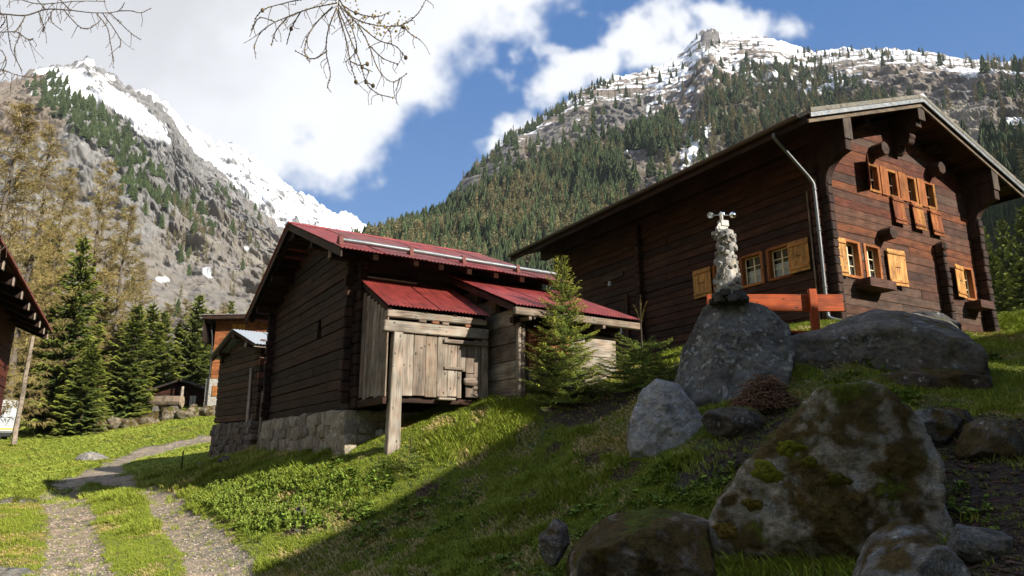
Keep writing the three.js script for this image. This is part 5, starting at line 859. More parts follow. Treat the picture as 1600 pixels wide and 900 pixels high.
// ---------------------------------------------------------------- a larch left of the camera whose boughs hang into view
const TW_C=[[[-1.278,5.075,-4.420],[-1.281,4.852,-4.484],[-1.319,4.760,-4.622]],[[-1.272,4.783,-4.426],[-1.204,4.690,-4.497],[-1.025,4.575,-4.454],[-0.834,4.635,-4.558],[-0.689,4.645,-4.434],[-0.607,4.729,-4.353]],[[-0.868,4.538,-4.415],[-0.795,4.569,-4.477],[-0.738,4.481,-4.423],[-0.675,4.487,-4.511]],[[-0.947,4.622,-4.531],[-0.886,4.514,-4.473],[-0.881,4.446,-4.514]],[[-1.221,4.618,-4.292],[-1.079,4.461,-4.301],[-0.975,4.245,-4.239],[-0.935,4.154,-4.373],[-0.842,4.068,-4.378],[-0.751,4.182,-4.462]],[[-1.126,4.598,-4.488],[-1.003,4.539,-4.592],[-0.856,4.448,-4.533],[-0.765,4.309,-4.461]],[[-1.033,4.417,-4.485],[-0.916,4.283,-4.435],[-0.824,4.277,-4.494]],[[-1.249,4.646,-4.383],[-1.177,4.471,-4.432],[-1.122,4.349,-4.568],[-1.071,4.191,-4.611],[-0.972,4.070,-4.543],[-0.838,3.998,-4.476]],[[-1.086,4.260,-4.508],[-1.013,4.232,-4.521]],[[-1.063,4.168,-4.553],[-1.007,4.129,-4.538]],[[-1.278,4.696,-4.431],[-1.336,4.509,-4.450],[-1.354,4.368,-4.514],[-1.342,4.279,-4.601],[-1.345,4.120,-4.559]],[[-1.330,4.350,-4.445],[-1.427,4.297,-4.458],[-1.570,4.376,-4.486]],[[-1.244,4.610,-4.354],[-1.193,4.431,-4.410],[-1.163,4.268,-4.479],[-1.147,4.192,-4.594]],[[-1.168,4.282,-4.458],[-1.111,4.268,-4.495],[-1.031,4.237,-4.427]],[[-1.268,4.705,-4.391],[-1.413,4.626,-4.332],[-1.628,4.625,-4.435],[-1.762,4.552,-4.436],[-1.865,4.526,-4.523],[-1.895,4.423,-4.527]],[[-1.652,4.670,-4.500],[-1.738,4.546,-4.506],[-1.752,4.423,-4.493]],[[-1.533,4.657,-4.421],[-1.629,4.585,-4.523],[-1.691,4.519,-4.628]],[[-1.721,4.588,-4.443],[-1.801,4.555,-4.349],[-1.869,4.480,-4.390]],[[-1.253,4.689,-4.333],[-1.480,4.733,-4.380],[-1.696,4.757,-4.472],[-1.839,4.713,-4.486],[-1.905,4.664,-4.523]],[[-1.269,4.617,-4.305],[-1.385,4.513,-4.340],[-1.427,4.351,-4.287],[-1.453,4.270,-4.334],[-1.408,4.191,-4.319]],[[-1.243,4.732,-4.452],[-1.120,4.610,-4.369],[-0.945,4.526,-4.293],[-0.863,4.589,-4.323]],[[-1.242,4.676,-4.402],[-1.153,4.515,-4.458],[-1.153,4.425,-4.564],[-1.228,4.350,-4.579]]];
const TW_L=[[[-4.519,4.993,-5.017],[-4.205,5.045,-5.007],[-4.067,5.098,-5.100],[-3.933,5.170,-5.124],[-3.664,5.112,-5.051],[-3.432,5.071,-5.027],[-3.297,5.141,-5.101],[-3.224,5.186,-5.053]],[[-3.146,4.977,-4.868],[-3.040,4.973,-4.862],[-2.950,4.942,-4.843],[-2.884,4.995,-4.860]],[[-3.361,4.999,-4.923],[-3.235,4.844,-4.901],[-3.197,4.702,-4.913],[-3.160,4.563,-4.926]],[[-3.376,5.068,-5.022],[-3.336,4.992,-5.158],[-3.310,4.936,-5.202],[-3.259,4.811,-5.129]],[[-3.289,5.043,-4.986],[-3.219,4.977,-5.046],[-3.183,4.951,-5.132],[-3.083,4.878,-5.112]],[[-3.561,4.963,-4.839],[-3.466,4.860,-4.891],[-3.319,4.786,-4.815],[-3.281,4.873,-4.859]],[[-3.822,5.077,-4.993],[-3.870,5.130,-4.958],[-3.997,5.270,-5.035]],[[-3.528,4.980,-4.863],[-3.700,5.147,-4.933],[-3.798,5.223,-4.906]],[[-3.880,5.057,-4.990],[-3.879,4.981,-5.070],[-3.969,4.998,-5.185]],[[-4.021,5.058,-5.042],[-3.995,4.899,-4.966],[-3.953,4.780,-4.875]],[[-3.740,5.025,-4.944],[-3.655,4.866,-4.866],[-3.599,4.829,-4.914]],[[-4.362,4.872,-4.978],[-4.184,4.885,-5.016],[-4.017,4.867,-5.005],[-4.019,4.694,-4.990],[-4.034,4.591,-5.126]],[[-4.032,4.879,-5.024],[-3.870,4.759,-4.930],[-3.768,4.713,-4.842]],[[-4.380,4.672,-5.049],[-4.134,4.705,-4.989],[-4.066,4.607,-4.989],[-4.147,4.558,-5.070]],[[-4.071,4.966,-4.911],[-4.124,4.845,-5.044],[-4.142,4.773,-5.116]],[[-4.417,5.168,-4.912],[-3.998,5.088,-4.852],[-3.778,5.025,-4.845],[-3.512,5.085,-4.895],[-3.348,5.159,-4.999]],[[-4.123,4.994,-4.835],[-3.967,4.842,-4.781],[-4.050,4.808,-4.848]]];
const TW_N=[[[-7.273,6.532,-8.208],[-6.644,6.377,-8.075],[-6.489,6.366,-8.213],[-6.314,6.410,-8.321],[-6.211,6.517,-8.373]],[[-7.116,5.337,-8.287],[-6.603,5.303,-8.272],[-6.235,5.137,-8.257],[-6.081,5.079,-8.410],[-5.828,4.923,-8.377]],[[-7.110,5.937,-8.138],[-6.743,5.941,-8.316],[-6.653,5.922,-8.493],[-6.525,5.925,-8.685]],[[-7.180,4.882,-8.587],[-6.635,4.676,-8.466],[-6.270,4.587,-8.319],[-6.041,4.468,-8.370]],[[-7.195,4.230,-8.761],[-6.886,4.342,-8.892],[-6.701,4.443,-8.925],[-6.638,4.551,-9.087]]];
{
  const R = rng(81), bark = new THREE.MeshStandardMaterial({ color: col(.085, .066, .05), roughness: 1 }), nubMat = new THREE.MeshStandardMaterial({ color: col(.12, .085, .045), roughness: 1 }), budMat = new THREE.MeshStandardMaterial({ color: col(.30, .23, .07), roughness: 1 });
  const nub = new THREE.IcosahedronGeometry(1, 0), taper = (pts, r0, r1, seg) => { const c = new THREE.CatmullRomCurve3(pts.map(p => V(...p))), g = new THREE.TubeGeometry(c, seg, 1, 6, false), q = g.attributes.position, n = 7; for (let i = 0; i <= seg; i++) { const m = c.getPointAt(i / seg), r = lerp(r0, r1, i / seg); for (let k = 0; k < n; k++) { const j = i * n + k; q.setXYZ(j, m.x + (q.getX(j) - m.x) * r, m.y + (q.getY(j) - m.y) * r, m.z + (q.getZ(j) - m.z) * r); } } g.computeVertexNormals(); return [g, c]; };
  const tree = thing('larch_tree', 'bare larch left of the viewer with boughs hanging into the sky', 'tree', [-7.6, groundY(-7.6, -1.2), -1.2], 0, 'larches near the village'); const o = tree.position;
  part(tree, 'trunk', trunkGeo(11, .26, 9), barkGrey);
  const sets = [[TW_C, [[0, 6.2, 0], [2.6, 6.9, -1.6], [5.1, 6.6, -2.9]], .0078, budMat], [TW_L, [[0, 5.2, 0], [.9, 5.6, -1.8], [2.0, 5.2, -3.6]], .0072, null], [TW_N, [[0, 3.4, 0], [-.4, 3.9, -3], [-.8, 3.6, -6]], .012, null]];
  for (const [tw, limb, r0, bud] of sets) {
    const a = [], b = [], c2 = [], first = tw[0][0], [lg] = taper([...limb, [first[0] - o.x, first[1] - o.y, first[2] - o.z]], .05, r0 * 1.8, 30); a.push(lg);
    tw.forEach((pts, i) => {
      const P = pts.map(p => [p[0] - o.x, p[1] - o.y, p[2] - o.z]); if (tw === TW_N) P.unshift([limb[2][0] + (R() - .5), limb[2][1] + (R() - .5), limb[2][2] + (R() - .5)]);
      const L = P.reduce((s, p, k) => k ? s + V(...p).distanceTo(V(...P[k - 1])) : 0, 0), [g, c] = taper(P, i ? r0 * .62 : r0, r0 * .34, Math.max(8, Math.ceil(L / .035))); a.push(g);
      for (let s = .03; s < L; s += .020 + .012 * R()) { const m = c.getPointAt(s / L), sz = r0 * (.5 + .35 * R()), g2 = nub.clone(); g2.scale(sz, sz * 1.5, sz); g2.rotateZ(R() * 3); g2.translate(m.x + (R() - .5) * r0, m.y + (R() - .5) * r0, m.z + (R() - .5) * r0); (bud && R() < .35 ? c2 : b).push(g2);
        if (R() < (tw === TW_N ? .42 : .24)) { const l = (tw === TW_N ? .35 : .13) * (.4 + R()), d = V((R() - .5) * 1.6, -.5 - R(), (R() - .5) * 1.2).normalize(), e = [m.x + d.x * l, m.y + d.y * l, m.z + d.z * l], [g3, c3] = taper([m.toArray(), [(m.x + e[0]) / 2 + (R() - .5) * .05, (m.y + e[1]) / 2, (m.z + e[2]) / 2 + (R() - .5) * .05], e], r0 * .32, r0 * .2, 5); a.push(g3); for (let q = .2; q < 1; q += .25) { const mm = c3.getPointAt(q), g4 = nub.clone(); g4.scale(r0 * .45, r0 * .7, r0 * .45); g4.translate(mm.x, mm.y, mm.z); b.push(g4); } } }
    });
    if (bud) for (let k = 0; k < 130; k++) { const t = tw[Math.floor(R() * 6)][0], s = .005 + .005 * R(), g4 = nub.clone(); g4.scale(s, s, s); g4.translate(t[0] - o.x + (R() - .5) * .28, t[1] - o.y + (R() - .5) * .16, t[2] - o.z + (R() - .5) * .2); c2.push(g4); }
    if (tw === TW_C) for (let k = 0; k < 14; k++) { const t = tw[Math.floor(R() * tw.length)], p = t[Math.floor(R() * t.length)], g4 = new THREE.IcosahedronGeometry(.014, 1); g4.scale(1, 1.3, 1); g4.translate(p[0] - o.x, p[1] - o.y, p[2] - o.z); b.push(g4); }
    const bough = part(tree, 'bough', mergeGeometries(a), bark); part(bough, 'short_shoots', mergeGeometries(b), nubMat); if (c2.length) part(bough, 'buds', mergeGeometries(c2), budMat);
  }
}
// ---------------------------------------------------------------- boulders
function uvFace(g) { const p = g.attributes.position, uv = new Float32Array(p.count * 2), a = V(), b = V(), c = V(); for (let i = 0; i < p.count; i += 3) { a.fromBufferAttribute(p, i); b.fromBufferAttribute(p, i + 1); c.fromBufferAttribute(p, i + 2); const n = b.clone().sub(a).cross(c.clone().sub(a)), m = [Math.abs(n.x), Math.abs(n.y), Math.abs(n.z)], ax = m[0] >= m[1] && m[0] >= m[2] ? 0 : m[1] >= m[2] ? 1 : 2, r = [0, 1, 2].filter(k => k !== ax);[a, b, c].forEach((v, k) => { const q = v.toArray(); uv[2 * (i + k)] = q[r[0]]; uv[2 * (i + k) + 1] = q[r[1]]; }); } g.setAttribute('uv', new THREE.BufferAttribute(uv, 2)); return g; }
const rockMat = new THREE.MeshPhysicalMaterial({ specularIntensity: .35, vertexColors: true, map: stoneMap, bumpMap: stoneBump, bumpScale: .014, roughness: .95 });
function boulderGeo(rad, seed, o = {}) {
  let g = new THREE.IcosahedronGeometry(1, o.detail ?? 24); g.deleteAttribute('uv'); g.deleteAttribute('normal'); g = mergeVertices(g, 1e-5);
  const p = g.attributes.position, cl = [], cuts = [], R = rng(seed * 13 + 5), k0 = o.sm ?? .05, rm = Math.max(...rad), E = o.poly ? 1.35 : 1;
  const sc = o.poly ? V(1, 1, 1) : V(...rad);
  for (const [x, y, z, d] of o.cuts || []) { const n = V(x / sc.x, y / sc.y, z / sc.z), l = n.length() * 1; cuts.push([n.divideScalar(l), d * V(x, y, z).length() / l * (o.poly ? 1 : 1)]); }
  if (o.poly) o.poly.forEach(([x, y], i) => { const [x2, y2] = o.poly[(i + 1) % o.poly.length]; let nx = y2 - y, ny = -(x2 - x); if (nx * (x + x2) + ny * (y + y2) < 0) { nx = -nx; ny = -ny; } const l = Math.hypot(nx, ny); nx /= l; ny /= l; const tz = (o.tilt ?? .35) * (R() - .2), d = nx * x + ny * y, n = V(nx, ny, tz), q = n.length(); cuts.push([n.divideScalar(q), d / q * 1.03]); });
  for (let k = 0; k < (o.facets ?? 7); k++) { const n = V(R() - .5, R() - .45, o.poly ? .3 + R() : R() - .5).normalize(), ext = Math.hypot(n.x * rad[0], n.y * rad[1], n.z * rad[2]); cuts.push([n, ext * (.70 + .24 * R())]); }
  const v = V(), sx = seed * 3.7;
  for (let i = 0; i < p.count; i++) {
    v.fromBufferAttribute(p, i).normalize(); let r = E / Math.hypot(v.x / rad[0], v.y / rad[1], v.z / rad[2]);
    const ks = k0 * rm; for (const [n, d] of cuts) { const q = n.dot(v); if (q > .02) { const e = d / q, h = clamp(.5 + .5 * (r - e) / ks); r = lerp(r, e, h) - ks * h * (1 - h) * .5; } }
    const w = 1 / rm * .9, X = v.x * r * w, Y = v.y * r * w, Z = v.z * r * w, cr = Math.abs(fbm(X * 1.7 + sx, Y * 1.7, Z * 1.7 + 2, 4, .6));
    r += rm * ((o.n1 ?? .10) * fbm(X * 1.3 + sx, Y * 1.3, Z * 1.3, 3) + (o.n2 ?? .05) * fbm(X * 4 + sx, Y * 4, Z * 4, 5, .6) - .010 * smooth(.05, .0, cr));
    p.setXYZ(i, v.x * r, v.y * r, v.z * r);
  }
  g.computeVertexNormals(); const nn = g.attributes.normal, base = o.base || [.20, .19, .17], dark = o.dark || [.075, .07, .062];
  for (let i = 0; i < p.count; i++) {
    const x = p.getX(i) * 2.2 + sx, y = p.getY(i) * 2.2, z = p.getZ(i) * 2.2, f1 = fbm(x * .9, y * .9, z * .9, 4, .6), f2 = fbm(x * 3.3, y * 3.3, z * 3.3 + 4, 4, .6), f3 = fbm(x * 9, y * 9, z * 9, 3, .6);
    let c = mixc(base, dark, clamp((o.darkAmt ?? .45) + f1 * .7 + f2 * .5)); c = mixc(c, [.42, .42, .39], smooth(.30, .40, f2 + f3 * .5 - (o.lichen ?? .15)));
    if (o.moss) { const u = nn.getY(i), ms = smooth(-.08, .24, f1 * .9 + f2 * .35 + o.moss - .55 + .25 * u); const k = f3 * .5 + .5; c = mixc(c, mixc([.135, .092, .026], [.070, .050, .020], clamp(k)), ms); const gm = smooth(.1, .35, fbm(x * .8 + 9, y * .8, z * .8, 3) + u * .25 + (o.green ?? -.2)); c = mixc(c, mixc([.13, .145, .014], [.07, .088, .010], clamp(k)), ms * gm); }
    cl.push(...c);
  }
  g.setAttribute('color', new THREE.Float32BufferAttribute(cl, 3)); g = g.toNonIndexed(); return uvFace(g);
}
function boulder(name, pos, rad, turn, seed, o, lab, cat = 'boulder', group) { const m = solo(name, boulderGeo(rad, seed, o), rockMat, lab, cat, group); m.position.set(...pos); m.rotation.y = turn; return m; }
boulder('boulder', [3.17, 2.93, -9.72], [.95, .95, .7], -.32, 3, { detail: 52, poly: [[-0.92, -0.9], [-0.77, -0.11], [-0.4, 0.56], [-0.04, 0.76], [0.38, 0.62], [0.69, 0.32], [0.73, -0.1], [0.6, -0.9]], cuts: [[.1, .25, 1, .52], [-.5, .3, .8, .58]], facets: 3, n1: .05, n2: .045, base: [.27, .262, .24], dark: [.10, .095, .085], darkAmt: .55, lichen: .0, sm: .04 }, 'tall dark grey lichened boulder carrying the stone pillar');
boulder('boulder', [5.1, 2.98, -9.98], [1.5, .62, .85], -.48, 4, { detail: 52, poly: [[-1.5, -0.7], [-1.43, -0.18], [-0.98, 0.13], [-0.19, 0.46], [0.36, 0.50], [0.73, 0.39], [1.25, 0.16], [1.5, -0.7]], facets: 1, tilt: .9, sm: .2, n1: .06, n2: .03, base: [.23, .21, .18], dark: [.10, .088, .07], moss: .1, lichen: .12 }, 'long rounded boulder below the orange bench');
boulder('boulder', [6.7, 3.42, -11.0], [.55, .34, .45], .4, 5, { detail: 26, base: [.12, .115, .11], dark: [.05, .048, .046], lichen: .3 }, 'small dark boulder against the house front');
boulder('boulder', [1.97, 2.0, -9.02], [.57, .57, .45], -.22, 6, { detail: 50, poly: [[-0.5, -0.65], [-0.45, -0.12], [-0.3, 0.28], [-0.08, 0.44], [0.13, 0.38], [0.3, 0.2], [0.48, -0.1], [0.5, -0.65]], cuts: [[-.5, .35, .8, .36], [.5, .3, .8, .36]], facets: 3, n1: .05, n2: .055, base: [.46, .45, .43], dark: [.24, .235, .225], darkAmt: .35, lichen: .0 }, 'pale grey jagged boulder standing in the grass');
boulder('boulder', [2.63, 1.86, -8.35], [.46, .20, .34], .5, 7, { detail: 24, base: [.16, .145, .12], dark: [.06, .05, .042], moss: .2 }, 'flat brown rock below the heap of roots');
boulder('boulder', [2.78, 1.24, -6.3], [1.15, 1.05, .8], -.42, 8, { detail: 74, poly: [[-1.2, -1.1], [-1.12, -0.46], [-0.94, -0.12], [-0.29, 0.57], [0.04, 0.82], [0.43, 0.84], [0.69, 0.62], [0.84, 0.16], [0.86, -0.27], [0.85, -1.1]], cuts: [[-.35, .15, 1, .60], [.35, .1, 1, .62]], facets: 2, tilt: .25, sm: .09, n1: .06, n2: .055, base: [.37, .335, .27], dark: [.19, .165, .125], darkAmt: .40, moss: .63, green: -.02, lichen: .12 }, 'huge boulder patched with brown and green moss in the foreground');
boulder('boulder', [1.09, .66, -6.34], [.66, .42, .45], -.17, 9, { detail: 40, poly: [[-0.62, -0.6], [-0.54, 0.02], [-0.33, 0.21], [0.22, 0.3], [0.58, 0.24], [0.7, -0.6]], facets: 2, base: [.26, .22, .18], dark: [.12, .085, .06], moss: .7, green: -.4, n1: .07 }, 'brown mossy rock left of the huge boulder');
boulder('boulder', [.40, .70, -6.95], [.15, .22, .14], .4, 10, { detail: 24, base: [.30, .27, .24], dark: [.12, .10, .085], moss: .3, green: -.5 }, 'small upright rock in the grass left of the mossy rocks');
boulder('boulder', [2.66, .80, -4.85], [.42, .32, .34], -.5, 11, { detail: 46, poly: [[-0.5, -0.4], [-0.27, 0.06], [-0.04, 0.2], [0.15, 0.18], [0.27, 0.05], [0.36, -0.4]], facets: 2, base: [.28, .27, .245], dark: [.12, .105, .09], darkAmt: .5, moss: .35, green: -.4, lichen: .1, n1: .05 }, 'grey topped rock at the bottom edge right of the huge boulder');
boulder('boulder', [4.20, 1.80, -7.05], [.34, .22, .28], .1, 12, { detail: 30, cuts: [[0, 1, 0, .7]], base: [.25, .24, .22], dark: [.10, .095, .085], moss: .25 }, 'flat grey rock in the bank right of the huge boulder');
boulder('boulder', [4.42, 1.56, -6.5], [.37, .28, .32], .9, 13, { detail: 36, base: [.14, .12, .09], dark: [.07, .055, .04], moss: .75, green: -.3 }, 'round brown mossy rock at the right edge');
boulder('boulder', [3.36, .90, -5.25], [.24, .15, .2], .3, 14, { detail: 26, cuts: [[0, 1, .3, .6]], base: [.22, .21, .18], dark: [.12, .11, .09] }, 'small flat grey slab in the soil on the right');
boulder('boulder', [5.3, 2.34, -8.95], [.85, .24, .3], -.35, 15, { detail: 30, base: [.13, .095, .065], dark: [.06, .045, .034], moss: .45, green: -.5 }, 'low earthy brown ledge below the long boulder');
boulder('boulder', [6.05, 2.42, -9.0], [.26, .10, .16], .3, 16, { detail: 18, base: [.24, .23, .21], dark: [.12, .11, .1] }, 'little grey stone in the grass at the right');
boulder('boulder', [4.65, 1.86, -7.5], [.3, .16, .24], .5, 23, { detail: 18, base: [.14, .125, .1], dark: [.07, .06, .048], moss: .4 }, 'dark stone at the foot of the bank on the right');
boulder('boulder', [-16.6, 1.22, -28.2], [.62, .32, .45], .3, 17, { detail: 24, cuts: [[.6, .7, .2, .6]], base: [.46, .43, .38], dark: [.26, .24, .21] }, 'pale pointed rock beside the path');
boulder('boulder', [-6.0, .08, -8.75], [.42, .14, .3], .3, 18, { detail: 22, base: [.33, .31, .28], dark: [.18, .17, .15] }, 'flat rock at the bottom left corner');
boulder('boulder', [-10.0, .52, -14.6], [.40, .13, .3], .2, 19, { detail: 22, base: [.30, .28, .24], dark: [.17, .16, .13], moss: .5, green: .2 }, 'flat half buried rock left of the path');
{ // cushions of green moss on the huge boulder, laid on its surface
  const big = scene.children.find(c => c.userData.label === 'huge boulder patched with brown and green moss in the foreground'), mm = new THREE.MeshPhysicalMaterial({ specularIntensity: .2, roughness: 1, vertexColors: true, side: THREE.DoubleSide });
  const pa = big.geometry.attributes.position, surfZ = (x, y) => { let b = -9; for (let i = 0; i < pa.count; i += 3) if (Math.abs(pa.getX(i) - x) < .025 && Math.abs(pa.getY(i) - y) < .025) b = Math.max(b, pa.getZ(i)); return b; };
  for (const [cx, cy, rx, ry, tone] of [[-.28, .34, .17, .085, [.16, .165, .018]], [-.46, .14, .19, .12, [.15, .155, .018]], [-.12, .22, .10, .06, [.12, .12, .018]], [.06, .10, .12, .07, [.10, .095, .018]], [-.85, -.35, .16, .10, [.15, .11, .025]], [-.62, -.12, .12, .08, [.14, .11, .024]]]) {
    const n = 30, p = [], c = [], idx = []; let ok = true;      // a quilted pad, its rim sunk into the rock
    for (let j = 0; j <= n; j++) for (let i = 0; i <= n; i++) {
      const a = i / n * 6.283, q = j / n, w = .72 + .5 * fbm(Math.cos(a) * 1.3 + cx * 9, Math.sin(a) * 1.3, cy * 5, 3), x = cx + Math.cos(a) * q * rx * w, y = cy + Math.sin(a) * q * ry * w; let z = surfZ(x, y); if (z < -5) { z = 0; ok = false; }
      const l = fbm(x * 26, y * 26, 1, 3), h = .034 * (1 - q ** 3) * (1 + .8 * l) - .014 * q ** 6, k = .75 + .35 * fbm(x * 60, y * 60, 4, 2) + .3 * l; p.push(x, y + h * .5, z + h); c.push(...tone.map(v => v * k));
    }
    for (let j = 0; j < n; j++) for (let i = 0; i < n; i++) { const a = j * (n + 1) + i; idx.push(a, a + n + 1, a + 1, a + 1, a + n + 1, a + n + 2); }
    const g = new THREE.BufferGeometry(); g.setAttribute('position', new THREE.Float32BufferAttribute(p, 3)); g.setAttribute('color', new THREE.Float32BufferAttribute(c, 3)); g.setIndex(idx); g.computeVertexNormals(); if (ok) part(big, 'moss_cushion', g, mm);
  }
}
{ // the rocky bank below the hut
  const R = rng(55), spots = []; for (let i = 0; i < 17; i++) { const t = i / 16; spots.push([lerp(-23.6, -17.9, t) + (R() - .5) * .5, lerp(-39.5, -42.2, t) + (R() - .5) * .6]); }
  const where = ['leftmost', 'second', 'third', 'fourth', 'fifth', 'sixth', 'seventh', 'eighth', 'ninth', 'tenth', 'eleventh', 'twelfth', 'thirteenth', 'fourteenth', 'fifteenth', 'sixteenth', 'rightmost'];
  spots.forEach(([x, z], i) => boulder('bank_rock', [x, groundY(x, z) + .08 + .22 * R(), z], [.30 + .55 * R(), .22 + .34 * R() * R() + .1, .45], R() * 3, 60 + i, { detail: 10, base: [.32, .27, .19], dark: [.15, .12, .07], moss: .5, green: -.1, facets: 9, n1: .16 }, where[i] + ' rock from the left in the bank below the hut', 'rock', 'rocks in the bank below the hut'));
  boulder('bank_rock', [-25.0, 3.4, -39.8], [.75, .5, .5], .4, 20, { detail: 16, base: [.30, .27, .23], dark: [.14, .12, .10], moss: .2 }, 'larger rock at the foot of the spruces', 'rock');
  for (const [x, z, s, lab] of [[-8.1, -18.7, .3, 'dark stone at the near corner of the shed'], [-8.7, -19.1, .24, 'dark stone beside the shed wall'], [-3.0, -10.3, .1, 'little stone in the shade below the barn'], [-7.0, -17.4, .22, 'stone between shed and barn']]) boulder('stone', [x, groundY(x, z) + .04, z], [s, s * .6, s * .8], x, Math.round(Math.abs(x * 10)), { detail: 12, base: [.2, .185, .16], dark: [.09, .08, .07] }, lab, 'stone');
}
// ---------------------------------------------------------------- pillar of pebbles with a wind gauge, bench, heap of roots
{
  const R = rng(61), p = thing('stone_pillar', 'slim pillar of pebbles set in mortar on the dark boulder', 'pillar', [3.03, 3.60, -9.42], 0), mm = stone(.56, .52, .45, .02), pm = [stone(.54, .51, .45), stone(.46, .43, .38), stone(.62, .58, .51), stone(.40, .38, .34)], cm = [stone(.10, .095, .085), stone(.14, .13, .115)];
  const pr = y => lerp(.150, .118, smooth(0, 1.02, y)) + .012 * Math.sin(y * 8) - .02 * smooth(.7, .8, y) + .02 * smooth(.82, .92, y), prof = []; for (let i = 0; i <= 26; i++) { const y = 1.0 * i / 26; prof.push(new THREE.Vector2(pr(y), y)); } prof.push(new THREE.Vector2(.06, 1.02), new THREE.Vector2(.001, 1.03));
  const core = new THREE.LatheGeometry(prof, 28); bent(core, .022, 9, 2); part(p, 'mortar_core', core, mm);
  for (let i = 0; i < 165; i++) { const y = .1 + .9 * R(), a = R() * 6.283, s = .018 + .030 * R() * R(), g = rubbleStone(s * 2.3, s * 1.8, s * 1.8, Math.floor(R() * 900)); g.rotateX(R() * 3); g.rotateY(-a); g.translate(Math.cos(a) * (pr(y) + s * .1), y, Math.sin(a) * (pr(y) + s * .1)); part(p, 'pebble', g, pick(pm, R)); }
  for (let i = 0; i < 30; i++) { const y = -.02 + .10 * R(), a = i / 30 * 6.283 * 2, s = .04 + .025 * R(), g = rubbleStone(s * 2.3, s * 1.5, s * 2, Math.floor(R() * 900)); g.rotateY(-a); g.translate(Math.cos(a) * (.205 - y * .4), y, Math.sin(a) * (.20 - y * .4)); part(p, 'collar_stone', g, pick(cm, R)); }
  const w = thing('wind_gauge', 'chrome wind gauge with three cups on top of the pillar', 'wind gauge', [3.01, 4.62, -9.42], .3), chrome = new THREE.MeshStandardMaterial({ color: col(.85, .85, .83), metalness: 1, roughness: .12 }), steel = new THREE.MeshStandardMaterial({ color: col(.30, .29, .26), metalness: .3, roughness: .6 });
  part(w, 'bracket', bx(-.09, .06, .0, .05, -.05, .05, .006), steel); part(w, 'housing', bx(-.055, .085, .05, .15, -.05, .05, .012), steel); part(w, 'plate', beam([-.11, .0, .03], [-.05, .10, .03], .02, .05), steel); part(w, 'spindle', new THREE.CylinderGeometry(.016, .022, .11, 12).translate(0, .2, 0), steel);
  [[2.75, .0], [.9, .05], [-.4, -.01]].forEach(([a, dy]) => { const r = .155, x = Math.cos(a) * r, z = -Math.sin(a) * r, arm = part(w, 'arm', beam([0, .235, 0], [x, .235 + dy, z], .014, .014, .003), chrome); const pts = []; for (let i = 0; i <= 10; i++) { const t = i / 10 * Math.PI / 2; pts.push(new THREE.Vector2(Math.sin(t) * .047, -Math.cos(t) * .047)); } for (let i = 10; i >= 0; i--) { const t = i / 10 * Math.PI / 2; pts.push(new THREE.Vector2(Math.sin(t) * .043 + .0005, -Math.cos(t) * .043)); } const c = new THREE.LatheGeometry(pts, 20); c.rotateX(Math.PI / 2); c.rotateY(-a + Math.PI * .8); c.translate(x, .235 + dy, z); part(w, 'cup', c, chrome); });
  part(w, 'vane', beam([-.02, .16, .0], [-.03, .27, .03], .03, .006), steel);
}
{
  const b = thing('bench', 'orange red wooden bench behind the boulders beside the house', 'bench', [4.04, 3.30, -10.42], 0), m = new THREE.MeshPhysicalMaterial({ specularIntensity: .4, color: col(.42, .075, .010), map: woodMap, bumpMap: woodBump, bumpScale: .001, roughness: .6, clearcoat: .1, clearcoatRoughness: .5 });
  part(b, 'backrest', bx(-1.04, 1.06, .34, .61, -.02, .025, .008, 1), m); part(b, 'seat', bx(-1.04, 1.06, .02, .06, -.50, -.08, .008, 2), m);
  for (const x of [-.80, .51]) part(b, 'leg', bx(x, x + .12, -.35, .68, .028, .10, .008, x), m);
  for (const x of [-.80, .51]) part(b, 'leg', bx(x, x + .12, -.35, .019, -.48, -.40, .008, x), m); for (const x of [-.80, .51]) part(b, 'seat_support', bx(x + .01, x + .11, -.07, .018, -.398, .026, .006, x), m);
}
{ // heap of dug-out roots
  const R = rng(67), s = []; for (let i = 0; i < 1500; i++) { const a = R() * 6.283, r = Math.sqrt(R()), x = Math.cos(a) * r * .40, z = Math.sin(a) * r * .26, h = .42 * (1 - r * r) * (1 + .4 * (x / .4)) * Math.sqrt(R()), d = R() * 6.283, l = .05 + .09 * R(), t = (R() - .5) * .9; s.push(new THREE.TubeGeometry(new THREE.QuadraticBezierCurve3(V(x, h, z), V(x + Math.cos(d) * l * .5, h + .03 + t * .04, z + Math.sin(d) * l * .5), V(x + Math.cos(d + t) * l, h + (R() - .7) * .06, z + Math.sin(d + t) * l)), 4, .003 + .004 * R(), 4, false)); }
  const geo = mergeGeometries(s), cl = [], q = rng(3); let k = 1; for (let i = 0; i < geo.attributes.position.count; i++) { if (i % 25 === 0) k = .5 + q(); cl.push(.150 * k, .078 * k, .040 * k); } geo.setAttribute('color', new THREE.Float32BufferAttribute(cl, 3));
  const m = solo('root_heap', geo, new THREE.MeshStandardMaterial({ vertexColors: true, roughness: .95 }), 'heap of tangled reddish brown roots between the boulders', 'root heap'); m.position.set(3.08, groundY(3.08, -8.6) + .02, -8.6); m.rotation.z = .12; m.userData.kind = 'stuff';
}
